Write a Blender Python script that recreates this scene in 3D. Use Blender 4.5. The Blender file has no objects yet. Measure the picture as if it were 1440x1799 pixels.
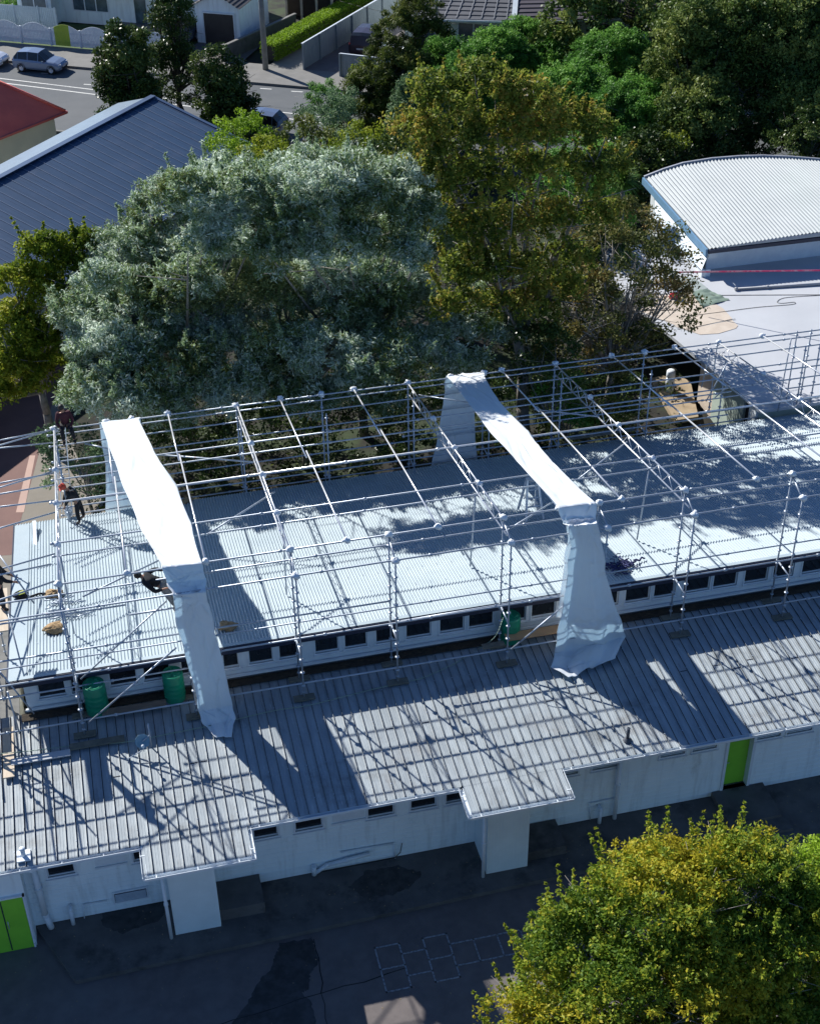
import bpy, bmesh, math, random
import numpy as np
from mathutils import Vector, Matrix
random.seed(7); RNG = np.random.default_rng(11)
S = bpy.context.scene; COL = S.collection
R_ = math.radians
# ------------------------------------------------------------------ camera
HC = 33.0
def cam_rot(yaw, p, r):
    f = np.array([math.sin(yaw)*math.cos(p), math.cos(yaw)*math.cos(p), -math.sin(p)])
    rt = np.array([math.cos(yaw), -math.sin(yaw), 0.0]); up = np.cross(rt, f)
    return np.array([rt*math.cos(r)+up*math.sin(r), -rt*math.sin(r)+up*math.cos(r), f])
RC = cam_rot(.228, .617, -.013)
cd = bpy.data.cameras.new('camera'); cam = bpy.data.objects.new('camera', cd); COL.objects.link(cam)
cd.sensor_fit = 'HORIZONTAL'; cd.sensor_width = 36; cd.lens = 36*2558/1440
cd.clip_start = .5; cd.clip_end = 3000
m4 = Matrix.Identity(4)
for i in range(3):
    m4[i][0] = RC[0][i]; m4[i][1] = RC[1][i]; m4[i][2] = -RC[2][i]
m4[0][3], m4[1][3], m4[2][3] = 0, 0, HC
cam.matrix_world = m4; S.camera = cam
# ------------------------------------------------------------------ light
SUN = Vector((.69, -1.24, -1.0)).normalized()
w = bpy.data.worlds.new('World'); S.world = w; w.use_nodes = True
nt = w.node_tree; bg = nt.nodes['Background']; sky = nt.nodes.new('ShaderNodeTexSky')
sky.sky_type = 'NISHITA'; sky.sun_disc = False; sky.sun_elevation = math.asin(-SUN.z)
sky.sun_rotation = math.atan2(-SUN.x, -SUN.y); sky.altitude = 50; sky.air_density = 1.0; sky.dust_density = .2; sky.ozone_density = 7.0
tint = nt.nodes.new('ShaderNodeMix'); tint.data_type = 'RGBA'; tint.blend_type = 'MULTIPLY'; tint.inputs[0].default_value = 1; tint.inputs[7].default_value = (.84, .93, 1.04, 1)
nt.links.new(sky.outputs[0], tint.inputs[6]); nt.links.new(tint.outputs[2], bg.inputs[0]); bg.inputs[1].default_value = .073
sl = bpy.data.lights.new('sun', 'SUN'); sl.energy = 5.0; sl.angle = R_(.53); sl.color = (1, .965, .90)
so = bpy.data.objects.new('sun', sl); COL.objects.link(so); so.rotation_euler = SUN.to_track_quat('-Z', 'Y').to_euler(); so.location = (0, 60, 60)
S.view_settings.view_transform = 'Standard'; S.view_settings.look = 'None'; S.view_settings.gamma = 1
S.view_settings.exposure = .55; S.view_settings.use_curve_mapping = False
S.cycles.use_denoising = True; S.cycles.max_bounces = 6; S.cycles.diffuse_bounces = 3; S.cycles.transmission_bounces = 4; S.cycles.transparent_max_bounces = 6
# ------------------------------------------------------------------ helpers: where the survey of the photo puts a point of a known plane
def ray(x, y): return RC.T @ np.array([(x-720)/2558., (899.5-y)/2558., 1.])
def gz(x, y, z=0.): v = ray(x, y); return np.array([0, 0, HC])+v*(z-HC)/v[2]
def gy(x, y, Y): v = ray(x, y); return np.array([0, 0, HC])+v*Y/v[1]
def gp(x, y, Y0, z0, m):
    r = ray(x, y); t = (z0-m*Y0-HC)/(r[2]-m*r[1]); return np.array([0, 0, HC])+t*r
LRP = (27.77, 3.067, .068); URP = (33.23, 4.889, -.21); TP = (32.915, 8.33, -.191)
def lrz(Y): return LRP[1]+LRP[2]*(Y-LRP[0])
def urz(Y): return URP[1]+URP[2]*(Y-URP[0])
def tpz(Y): return TP[1]+TP[2]*(Y-TP[0])
# ------------------------------------------------------------------ materials
MATS = {}
def M(name, c1, c2=None, scale=4., rough=.7, metal=0., bump=0., bscale=None, spec=.5, detail=6., lo=.35, hi=.65, stretch=None, extra=None):
    if name in MATS: return MATS[name]
    m = bpy.data.materials.new(name); m.use_nodes = True; t = m.node_tree; N = t.nodes; L = t.links
    b = N['Principled BSDF']; b.inputs['Roughness'].default_value = rough; b.inputs['Metallic'].default_value = metal
    b.inputs['Specular IOR Level'].default_value = spec
    g = N.new('ShaderNodeNewGeometry')
    src = g.outputs['Position']
    if stretch:
        mp = N.new('ShaderNodeMapping'); mp.inputs['Scale'].default_value = stretch; L.new(src, mp.inputs[0]); src = mp.outputs[0]
    n = N.new('ShaderNodeTexNoise'); n.inputs['Scale'].default_value = scale; n.inputs['Detail'].default_value = detail; n.inputs['Roughness'].default_value = .6
    L.new(src, n.inputs[0])
    r = N.new('ShaderNodeValToRGB'); r.color_ramp.elements[0].position = lo; r.color_ramp.elements[1].position = hi
    c2 = c2 or tuple(x*.82 for x in c1)
    r.color_ramp.elements[0].color = (*c2, 1); r.color_ramp.elements[1].color = (*c1, 1)
    L.new(n.outputs[0], r.inputs[0]); L.new(r.outputs[0], b.inputs['Base Color'])
    if bump:
        n2 = N.new('ShaderNodeTexNoise'); n2.inputs['Scale'].default_value = bscale or scale*6; n2.inputs['Detail'].default_value = 4; L.new(src, n2.inputs[0])
        bp = N.new('ShaderNodeBump'); bp.inputs['Strength'].default_value = bump; bp.inputs['Distance'].default_value = .02
        L.new(n2.outputs[0], bp.inputs['Height']); L.new(bp.outputs[0], b.inputs['Normal'])
    MATS[name] = m
    if extra: extra(m, t, b, r)
    return m
def second(m, t, b, r, col, scale, lo, hi, stretch=None, fac=1.):
    """a second layer of stain colour over a material"""
    N = t.nodes; L = t.links
    g = N.new('ShaderNodeNewGeometry'); mp = N.new('ShaderNodeMapping'); mp.inputs['Scale'].default_value = stretch or (1, 1, 1); mp.inputs['Location'].default_value = (3.1, 7.7, 1.3)
    L.new(g.outputs['Position'], mp.inputs[0]); n = N.new('ShaderNodeTexNoise'); n.inputs['Scale'].default_value = scale; n.inputs['Detail'].default_value = 7; n.inputs['Roughness'].default_value = .65
    L.new(mp.outputs[0], n.inputs[0]); mr = N.new('ShaderNodeMapRange'); mr.inputs[1].default_value = lo; mr.inputs[2].default_value = hi; mr.inputs[4].default_value = fac
    L.new(n.outputs[0], mr.inputs[0]); mx = N.new('ShaderNodeMix'); mx.data_type = 'RGBA'
    old = b.inputs['Base Color'].links[0].from_socket
    L.new(mr.outputs[0], mx.inputs[0]); L.new(old, mx.inputs[6]); mx.inputs[7].default_value = (*col, 1); L.new(mx.outputs[2], b.inputs['Base Color'])
def lay(*args): return lambda m, t, b, r: [second(m, t, b, r, **a) for a in args]
def leafmat(name, cols, trans=.25, rough=.55):
    if name in MATS: return MATS[name]
    m = bpy.data.materials.new(name); m.use_nodes = True; t = m.node_tree; N = t.nodes; L = t.links
    b = N['Principled BSDF']; b.inputs['Roughness'].default_value = rough; b.inputs['Specular IOR Level'].default_value = .2
    a = N.new('ShaderNodeAttribute'); a.attribute_name = 'v'; r = N.new('ShaderNodeValToRGB'); e = r.color_ramp.elements
    for i, c in enumerate(cols):
        p = i/(len(cols)-1)
        if i == 0: el = e[0]; el.position = 0
        elif i == len(cols)-1: el = e[len(e)-1]; el.position = 1
        else: el = e.new(p)
        el.color = (*c, 1)
    L.new(a.outputs['Fac'], r.inputs[0]); L.new(r.outputs[0], b.inputs['Base Color'])
    tr = N.new('ShaderNodeBsdfTranslucent'); L.new(r.outputs[0], tr.inputs[0]); mx = N.new('ShaderNodeMixShader'); mx.inputs[0].default_value = trans
    L.new(b.outputs[0], mx.inputs[1]); L.new(tr.outputs[0], mx.inputs[2]); L.new(mx.outputs[0], N['Material Output'].inputs[0])
    MATS[name] = m; return m
# ------------------------------------------------------------------ objects
BASE = {}
def put(o, parent):
    COL.objects.link(o)
    if parent is not None: o.parent = parent
    return o
def thing(name, label, cat, loc=(0, 0, 0), group=None, rotz=0.):
    o = bpy.data.objects.new(name, None); COL.objects.link(o); o.empty_display_size = .3
    o.location = loc; o.rotation_euler = (0, 0, rotz); BASE[o.name] = tuple(loc)
    o['label'] = label; o['category'] = cat
    if group: o['group'] = group
    return o
def tag(o, label, cat, group=None, kind=None):
    if label: o['label'] = label
    if cat: o['category'] = cat
    if group: o['group'] = group
    if kind: o['kind'] = kind
    return o
def struct(o, kind='structure'): o['kind'] = kind; return o
class MB:
    def __init__(s): s.v = []; s.f = []; s.mi = []; s.sm = []; s.cur = 0; s.smooth = False
    def add(s, vs, fs):
        k = len(s.v); s.v += [tuple(map(float, p)) for p in vs]
        for f in fs: s.f.append([i+k for i in f]); s.mi.append(s.cur); s.sm.append(s.smooth)
        return s
    def hexa(s, p):  # 8 points: bottom ring 0-3, top ring 4-7
        return s.add(p, [(3, 2, 1, 0), (4, 5, 6, 7), (0, 1, 5, 4), (1, 2, 6, 5), (2, 3, 7, 6), (3, 0, 4, 7)])
    def box(s, x0, x1, y0, y1, z0, z1):
        return s.hexa([(x0, y0, z0), (x1, y0, z0), (x1, y1, z0), (x0, y1, z0), (x0, y0, z1), (x1, y0, z1), (x1, y1, z1), (x0, y1, z1)])
    def obox(s, c, d, l, wd, h, up=(0, 0, 1)):  # box centred c, long axis d
        d = Vector(d).normalized(); u = Vector(up); sd = d.cross(u).normalized(); u = sd.cross(d).normalized(); c = Vector(c)
        P = [c+d*(l/2*a)+sd*(wd/2*b)+u*(h/2*e) for e in (-1, 1) for a, b in ((-1, -1), (1, -1), (1, 1), (-1, 1))]
        return s.hexa(P)
    def quad(s, *p): return s.add(p, [tuple(range(len(p)))])
    def prism(s, poly, z0, z1):
        n = len(poly); vs = [(x, y, z0) for x, y in poly]+[(x, y, z1) for x, y in poly]
        return s.add(vs, [tuple(range(n))[::-1], tuple(range(n, 2*n))]+[(i, (i+1) % n, n+(i+1) % n, n+i) for i in range(n)])
    def tube(s, p, q, r, n=8, r2=None, cap=True):
        p = Vector(p); q = Vector(q); d = (q-p); 
        if d.length < 1e-6: return s
        d.normalize(); a = Vector((0, 0, 1)) if abs(d.z) < .9 else Vector((1, 0, 0)); u = d.cross(a).normalized(); v = d.cross(u); r2 = r if r2 is None else r2
        vs = [p+(u*math.cos(t)+v*math.sin(t))*r for t in [2*math.pi*i/n for i in range(n)]]+[q+(u*math.cos(t)+v*math.sin(t))*r2 for t in [2*math.pi*i/n for i in range(n)]]
        sm = s.smooth; s.smooth = True; k = len(s.v)
        s.add(vs, [(i, (i+1) % n, n+(i+1) % n, n+i) for i in range(n)]); s.smooth = sm
        if cap: s.f += [[k+i for i in range(n)][::-1], [k+n+i for i in range(n)]]; s.mi += [s.cur]*2; s.sm += [False]*2
        return s
    def path(s, pts, r, n=6):
        for a, b in zip(pts[:-1], pts[1:]): s.tube(a, b, r, n)
        return s
    def lathe(s, c, prof, n=20, axis=(0, 0, 1)):
        d = Vector(axis).normalized(); a = Vector((0, 0, 1)) if abs(d.z) < .9 else Vector((1, 0, 0))
        u = Vector((1, 0, 0)) if abs(d.z) > .9 else d.cross(a).normalized(); v = d.cross(u); c = Vector(c)
        vs = [c+d*h+(u*math.cos(2*math.pi*i/n)+v*math.sin(2*math.pi*i/n))*r for r, h in prof for i in range(n)]
        fs = [(j*n+i, j*n+(i+1) % n, (j+1)*n+(i+1) % n, (j+1)*n+i) for j in range(len(prof)-1) for i in range(n)]
        sm = s.smooth; s.smooth = True; s.add(vs, fs); s.smooth = sm; return s
    def blob(s, c, r, seed=0, amp=.25, n=10, sq=(1, 1, 1)):
        rr = random.Random(seed); vs = []; fs = []; m = n//2+1
        ph = [rr.uniform(0, 6.28) for _ in range(6)]
        for j in range(m+1):
            th = math.pi*j/m
            for i in range(n):
                a = 2*math.pi*i/n; k = 1+amp*(math.sin(3*a+ph[0]+2*th)*.5+math.sin(5*th+ph[1]+a)*.4+rr.uniform(-.5, .5))
                vs.append((c[0]+r*k*math.sin(th)*math.cos(a)*sq[0], c[1]+r*k*math.sin(th)*math.sin(a)*sq[1], c[2]+r*k*math.cos(th)*sq[2]))
        for j in range(m):
            for i in range(n): fs.append((j*n+i, (j+1)*n+i, (j+1)*n+(i+1) % n, j*n+(i+1) % n))
        sm = s.smooth; s.smooth = True; s.add(vs, fs); s.smooth = sm; return s
    def build(s, name, mats, parent=None, local=False):
        if not isinstance(mats, (list, tuple)): mats = [mats]
        me = bpy.data.meshes.new(name); b = (0, 0, 0)
        root = parent
        while root is not None and root.parent is not None: root = root.parent
        if root is not None and not local: b = BASE.get(root.name, (0, 0, 0))
        if parent is None and not local and s.v:
            a = np.array(s.v); b = ((a[:, 0].min()+a[:, 0].max())/2, (a[:, 1].min()+a[:, 1].max())/2, a[:, 2].min())
        me.from_pydata([(p[0]-b[0], p[1]-b[1], p[2]-b[2]) for p in s.v], [], s.f)
        for m in mats: me.materials.append(m)
        me.polygons.foreach_set('material_index', s.mi); me.polygons.foreach_set('use_smooth', s.sm); me.update()
        o = bpy.data.objects.new(name, me); put(o, parent)
        if parent is None and not local: o.location = b; BASE[o.name] = b
        return o
def copy_tree(o, parent=None):
    c = o.copy(); COL.objects.link(c); c.parent = parent
    for ch in list(o.children): copy_tree(ch, c)
    return c
def smooth_noise(x, y, s=0):
    return math.sin(x*1.7+s)*.5+math.sin(y*2.3+x*.6+s*2)*.3+math.sin(x*4.1-y*3.3+s*3)*.2
# ------------------------------------------------------------------ material library
white_wall = M('painted_weatherboard', (.84, .92, .94), (.78, .87, .90), 1.2, .6, bump=.15, bscale=30, extra=lay(dict(col=(.50, .54, .54), scale=2.2, lo=.5, hi=.75, stretch=(2.2, 1, .22), fac=.55), dict(col=(.30, .33, .30), scale=1.4, lo=.62, hi=.8, stretch=(1, 1, .5), fac=.5)))
board_wall = M('painted_vertical_boards', (.74, .84, .86), (.68, .78, .80), 2, .6)
green_door = M('lime_green_paint', (.25, .62, .05), (.22, .56, .045), 2, .45)
trim_white = M('white_trim_paint', (.74, .80, .84), (.66, .72, .77), 3, .45)
glass = M('dark_window_glass', (.012, .014, .018), (.02, .024, .028), 1.5, .08, spec=.6)
fascia_navy = M('navy_fascia_paint', (.018, .028, .06), (.014, .02, .045), 3, .4)
lower_tin = M('weathered_galvanised_roof', (.40, .455, .485), (.275, .32, .35), 1.6, .5, .0, bump=.1, bscale=20, stretch=(2.2, .5, 1),
    extra=lay(dict(col=(.27, .31, .34), scale=1.1, lo=.46, hi=.62, stretch=(1.3, .03, .03), fac=.6), dict(col=(.07, .07, .065), scale=.45, lo=.55, hi=.68, stretch=(1, 1.3, 1), fac=.55), dict(col=(.10, .085, .075), scale=1.5, lo=.58, hi=.76, stretch=(3.2, .5, 1), fac=.6), dict(col=(.16, .13, .11), scale=.6, lo=.58, hi=.76, fac=.5), dict(col=(.55, .58, .6), scale=7, lo=.58, hi=.7, stretch=(3, .35, 1), fac=.5)))
upper_tin = M('pale_corrugated_steel', (.39, .465, .51), (.34, .415, .46), .7, .45, .05, extra=lay(dict(col=(.40, .44, .46), scale=1.3, lo=.58, hi=.78, stretch=(1.4, .4, 1), fac=.5)))
white_tin = M('white_corrugated_roof', (.34, .375, .39), (.305, .34, .355), .6, .6, .0)
blue_tin = M('slate_blue_steel_roof', (.016, .055, .125), (.013, .048, .110), .5, .5, 0, extra=lay(dict(col=(.055, .08, .14), scale=.8, lo=.5, hi=.8, fac=.6)))
blue_tin_pale = M('blue_ridge_capping', (.07, .11, .19), (.06, .09, .16), 1, .35)
red_tin = M('red_painted_roof', (.78, .14, .09), (.66, .11, .075), 1, .5)
cream = M('cream_plaster', (.62, .58, .46), (.55, .52, .42), 1, .8)
membrane = M('white_roof_membrane', (.50, .52, .55), (.44, .46, .49), .35, .8, extra=lay(dict(col=(.50, .50, .53), scale=.5, lo=.5, hi=.8, fac=.5), dict(col=(.55, .55, .56), scale=3, lo=.62, hi=.75, fac=.5)))
galv = M('galvanised_tube', (.45, .50, .57), (.34, .39, .46), 6, .4, .35, extra=lay(dict(col=(.34, .16, .13), scale=3.3, lo=.66, hi=.70, fac=.8)))
alu = M('aluminium_tube', (.80, .82, .85), (.70, .72, .76), 5, .3, .45)
foam = M('white_foam_wrap', (.82, .86, .90), (.70, .78, .86), 12, .6)
sole = M('timber_sole_board', (.20, .19, .15), (.13, .125, .10), 5, .8)
timber = M('pale_timber_plank', (.62, .52, .40), (.52, .42, .31), 3, .7, stretch=(6, 1, 1))
ply = M('plywood', (.60, .52, .43), (.52, .44, .36), 2, .75)
asphalt = M('school_asphalt', (.15, .13, .125), (.115, .10, .098), 2.5, .85, bump=.3, bscale=60, extra=lay(dict(col=(.15, .15, .15), scale=.35, lo=.5, hi=.75, fac=.6), dict(col=(.20, .20, .19), scale=40, lo=.62, hi=.7, fac=.5)))
wetdark = M('damp_asphalt', (.045, .047, .05), (.018, .02, .021), 3.5, .55, lo=.38, hi=.62)
roadm = M('road_asphalt', (.095, .105, .115), (.08, .09, .10), .8, .85, bump=.2, bscale=40, extra=lay(dict(col=(.13, .135, .14), scale=.25, lo=.45, hi=.75, stretch=(.3, 1, 1), fac=.6)))
concrete = M('concrete_paving', (.20, .195, .185), (.16, .157, .15), 1.2, .85, bump=.2, bscale=30, extra=lay(dict(col=(.15, .145, .13), scale=.8, lo=.55, hi=.75, fac=.6)))
darkconc = M('stained_concrete', (.13, .125, .12), (.085, .082, .08), 1.4, .85, bump=.25, bscale=25, extra=lay(dict(col=(.03, .03, .03), scale=.9, lo=.52, hi=.68, fac=.85)))
soil = M('dark_garden_soil', (.022, .02, .014), (.012, .012, .009), .8, .95, bump=.5, bscale=9, extra=lay(dict(col=(.035, .055, .02), scale=.5, lo=.45, hi=.6)))
lawn = M('lawn_grass', (.07, .12, .03), (.05, .085, .022), 2, .9, bump=.5, bscale=25)
yard = M('rear_yard_asphalt', (.24, .215, .18), (.20, .18, .15), .7, .85, bump=.2, bscale=40)
redpaint = M('red_ground_paint', (.19, .10, .085), (.155, .08, .07), 1, .8)
pinkpaint = M('pale_pink_ground_paint', (.50, .34, .28), (.44, .30, .25), 1, .8)
line_paint = M('white_line_paint', (.70, .70, .66), (.52, .52, .50), 9, .7)
faint_paint = M('worn_chalk_line_paint', (.30, .31, .33), (.14, .145, .155), 14, .8, lo=.4, hi=.55)
bark = M('grey_bark', (.30, .28, .25), (.18, .165, .145), 5, .9, bump=.5, bscale=14)
darkbark = M('dark_bark', (.07, .06, .05), (.04, .035, .03), 5, .9, bump=.5, bscale=14)
black_cloth = M('black_work_cloth', (.012, .012, .015), (.018, .018, .022), 8, .9)
maroon_cloth = M('maroon_shirt_cloth', (.09, .018, .025), (.035, .012, .02), 18, .9)
grey_cloth = M('grey_trouser_cloth', (.22, .23, .24), (.16, .17, .18), 8, .9)
skinm = M('skin', (.38, .20, .13), (.34, .17, .11), 6, .55)
hairm = M('dark_hair', (.015, .012, .01), (.02, .016, .012), 20, .6)
orange = M('orange_red_plastic', (.62, .07, .03), (.55, .06, .025), 6, .35)
hiyellow = M('fluoro_yellow', (.52, .56, .04), (.42, .45, .04), 8, .6)
rubber = M('black_rubber', (.014, .014, .014), (.02, .02, .02), 6, .7)
drumgreen = M('green_plastic_drum', (.008, .25, .14), (.007, .21, .12), 3, .33)
jute = M('jute_sack_cloth', (.42, .29, .16), (.28, .19, .10), 9, .95, bump=.6, bscale=30)
shademesh = M('green_mesh_cloth', (.19, .26, .21), (.14, .20, .165), 6, .85)
greyclad = M('grey_fence_paint', (.25, .29, .31), (.22, .26, .28), 1.5, .75)
pale_fence = M('pale_blue_fence_paint', (.62, .68, .74), (.55, .61, .67), 2, .7)
tilem = M('charcoal_roof_tile', (.055, .055, .06), (.04, .04, .045), 3, .7)
greytile = M('grey_concrete_tile', (.115, .12, .135), (.09, .095, .11), 1.2, .75)
mint = M('pale_mint_weatherboard', (.60, .68, .62), (.55, .62, .57), 1, .7)
# ------------------------------------------------------------------ ground
g = MB(); g.quad((-400, -60, -.16), (500, -60, -.16), (500, 900, -.16), (-400, 900, -.16)); o = g.build('ground', soil); struct(o)
def sheet(name, poly, z, mat):
    m = MB(); m.add([(x, y, z) for x, y in poly], [tuple(range(len(poly)))]); return struct(m.build(name, mat))
sheet('playground', [(-30, 5), (60, 5), (60, 29), (-30, 29)], -.15, asphalt)
m = MB(); m.prism([(-3.35, 26.25), (13.6, 26.62), (13.9, 25.6), (60, 26.1), (60, 28.5), (-4.4, 28.5)], -.2, 0.0); struct(m.build('footpath', darkconc))
# damp patch on the asphalt (irregular outline)
def ragged(P, amp=.05, n=7, seed=1):
    r = random.Random(seed); out = []
    for a, b in zip(P, P[1:]+P[:1]):
        for k in range(n): t = k/n; out.append((a[0]+(b[0]-a[0])*t+r.uniform(-amp, amp), a[1]+(b[1]-a[1])*t+r.uniform(-amp, amp)))
    return out
pl = [gz(*p, -.15)[:2] for p in [(492, 1658), (548, 1648), (556, 1672), (560, 1690), (545, 1712), (542, 1738), (530, 1745), (548, 1765), (556, 1799), (560, 1830), (380, 1830), (432, 1770), (452, 1730), (476, 1700), (484, 1680)]]
sheet('damp_patch', ragged(pl, .04), -.146, wetdark)
pl = [gz(*p, 0.)[:2] for p in [(612, 1560), (640, 1532), (700, 1520), (742, 1535), (720, 1560), (690, 1572), (640, 1578)]]
sheet('damp_stain', ragged(pl, .05), .004, wetdark)
pl = [gz(*p, 0.)[:2] for p in [(175, 1590), (240, 1570), (285, 1562), (300, 1590), (280, 1618), (215, 1640), (180, 1628)]]
sheet('damp_stain', ragged(pl, .05), .004, wetdark)
sheet('yard', [(-16, 44), (-.6, 44), (-1.2, 49.5), (-2, 53), (-2.4, 62), (-16, 62)], -.15, yard)
r0 = gz(0, 860, 0); 
sheet('red_path', [gz(*p, -.146)[:2] for p in [(-80, 980), (20, 975), (90, 715), (115, 640), (40, 640), (-80, 760)]], -.146, redpaint)
sheet('path', [gz(*p, -.142)[:2] for p in [(28, 900), (42, 900), (62, 800), (52, 800)]], -.142, pinkpaint)
# scraps and leaf litter on the playground and the path
m = MB(); rg = random.Random(12)
for i in range(520):
    x, y = rg.uniform(-6, 20), rg.uniform(19, 26.2); z = -.148
    if rg.random() < .4: y = rg.uniform(26.6, 28.2); z = .002
    s = rg.uniform(.012, .035); a = rg.uniform(0, 3.1); c, d = math.cos(a)*s, math.sin(a)*s
    m.add([(x-c, y-d, z), (x+d*.6, y-c*.6, z+.004), (x+c, y+d, z+.01), (x-d*.6, y+c*.6, z+.006)], [(0, 1, 2, 3)])
o = m.build('leaf_litter', M('dry_leaf_litter', (.30, .24, .15), (.18, .14, .09), 9, .9)); o['kind'] = 'stuff'
# patched asphalt seams
m = MB()
for a_, b_ in (((-8, 23.2), (5.5, 24.6)), ((3.2, 26.2), (2.6, 18)), ((13.5, 25.4), (20, 24.0))):
    P_ = [Vector((a_[0]+(b_[0]-a_[0])*t+rg.uniform(-.05, .05), a_[1]+(b_[1]-a_[1])*t+rg.uniform(-.05, .05), -.147)) for t in [i/22 for i in range(23)]]
    for p_, q_ in zip(P_[:-1], P_[1:]): m.obox((p_+q_)/2, q_-p_, (q_-p_).length+.01, rg.uniform(.015, .03), .004)
o = m.build('asphalt_crack', M('dark_crack', (.02, .02, .02), None, 4, .9)); o['kind'] = 'structure'
# hopscotch squares
m = MB(); o0 = gz(659, 1669, -.15); dx = .68; ang = R_(-1.5)
def hs(i0, j0, i1, j1):
    a = (o0[0]+i0*dx, o0[1]+.05-j0*.74); b = (o0[0]+i1*dx, o0[1]+.05-j1*.74)
    x0, x1 = sorted((a[0], b[0])); y0, y1 = sorted((a[1], b[1])); m.box(x0-.022, x1+.022, y0-.022, y1+.022, -.149, -.143)
hs(0, 0, 1, 0); hs(0, 1, 1, 1); hs(0, 2, 1, 2); hs(0, 0, 0, 2); hs(1, 0, 1, 2)
hs(1, .5, 2, .5); hs(1, 1.5, 2, 1.5); hs(2, 0, 3, 0); hs(2, 1, 3, 1); hs(2, 2, 3, 2); hs(2, 0, 2, 2); hs(3, 0, 3, 2)
hs(3, .5, 6, .5); hs(3, 1.5, 6, 1.5); hs(4, .5, 4, 1.5); hs(5, .5, 5, 1.5); hs(6, .5, 6, 1.5)
o = m.build('hopscotch_marking', faint_paint); tag(o, None, None, kind='structure')
# road, kerb, footpath along the street in street axes
O2 = np.array([10.74, 97.4]); e1 = np.array([.871, -.491]); e2 = np.array([.491, .871])
def rd(a, b): return tuple(O2+a*e1+b*e2)
def rsheet(name, a0, a1, b0, b1, z, mat): return sheet(name, [rd(a0, b0), rd(a1, b0), rd(a1, b1), rd(a0, b1)], z, mat)
rsheet('road', -90, 120, -11.5, .1, -.14, roadm)
m = MB(); m.prism([rd(-90, -.1), rd(120, -.1), rd(120, .12), rd(-90, .12)], -.2, 0.02); struct(m.build('kerb', concrete))
m = MB(); m.prism([rd(-90, -11.6), rd(120, -11.6), rd(120, -11.4), rd(-90, -11.4)], -.2, 0.0); struct(m.build('kerb', concrete))
rsheet('footpath', -90, 120, .12, 3.6, .0, concrete)
rsheet('driveway', -5.5, -.8, 3.6, 12, .004, asphalt)
rsheet('driveway', 1.3, 3.8, 3.2, 18, .006, concrete)
rsheet('driveway', 4, 8.4, 3.2, 20, .004, asphalt)
rsheet('lawn', -60, -5.6, 3.7, 9, -.05, lawn)
rsheet('path', -12, -6, 9, 40, .0, concrete)
m = MB()
def rline(a0, b0, a1, b1, wd, z=-.134):
    d = np.array([b0-b1, a1-a0]); d = d/np.linalg.norm(d)*wd/2
    m.add([(*rd(a0+d[0], b0+d[1]), z), (*rd(a0-d[0], b0-d[1]), z), (*rd(a1-d[0], b1-d[1]), z), (*rd(a1+d[0], b1+d[1]), z)], [(0, 1, 2, 3)])
rline(-40, -1.6, 12, -5.1, .13); rline(-40, -2.1, 12, -6.1, .13)
for a, b in ((-9.3, -2.9), (.3, -.75), (2.6, -.75), (4.8, -.75), (7, -.75), (-17.3, -1.7), (-13.2, -1.55)): rline(a-.4, b, a+.4, b+.05, .12)
struct(m.build('road_marking', line_paint))
# ------------------------------------------------------------------ school building with two roofs
sb = thing('school_building', 'long white school building with a streaky low tin roof and pale upper roof', 'building', (8, 31, 0))
SHADE_GRIME = M('seam_shade_grime', (.045, .045, .048), (.03, .03, .033), 5, .9)  # shade beside the roof ribs painted in dark, together with seam dirt
def corr(x0, x1, p, z0f, z1f, y0, y1, step, prof, name, mat, parent, nseg=1):
    """ribbed sheet; prof = [(fraction of step, height)]"""
    m = MB(); xs = []; n = int((x1-x0)/step)+1
    for i in range(n):
        for f, h in prof:
            x = x0+(i+f)*step
            if x <= x1: xs.append((x, h))
    vs = []; fs = []; mi = []
    for j in range(nseg+1):
        t = j/nseg; Y = y0+(y1-y0)*t
        for x, h in xs: vs.append((x, Y, z0f(Y)+h))
    k = len(xs)
    for j in range(nseg):
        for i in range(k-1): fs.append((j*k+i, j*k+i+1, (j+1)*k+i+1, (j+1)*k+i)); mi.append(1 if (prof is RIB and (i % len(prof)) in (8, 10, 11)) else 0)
    m.smooth = False; m.add(vs, fs)
    if prof is RIB: m.mi = mi; return m.build(name, [mat, SHADE_GRIME], parent)
    return m.build(name, mat, parent)
RIB = [(0, 0), (.28, 0), (.31, .006), (.34, 0), (.56, 0), (.59, .006), (.62, 0), (.815, 0.001), (.85, .004), (.862, .052), (.905, .052), (.918, .004), (.98, 0.001)]
WAVE = [(i/8, .019*math.cos(2*math.pi*i/8)) for i in range(8)]
# lower roof: main run and two porch pieces
LX0, LX1 = -9.0, 34.0; ST = .272
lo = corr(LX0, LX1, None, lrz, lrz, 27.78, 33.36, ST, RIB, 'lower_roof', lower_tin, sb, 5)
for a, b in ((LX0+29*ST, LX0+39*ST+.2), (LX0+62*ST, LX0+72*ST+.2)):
    corr(a, b, None, lambda Y: lrz(Y)-.004, None, 26.78, 27.80, ST, RIB, 'porch_roof', lower_tin, sb, 1)
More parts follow.
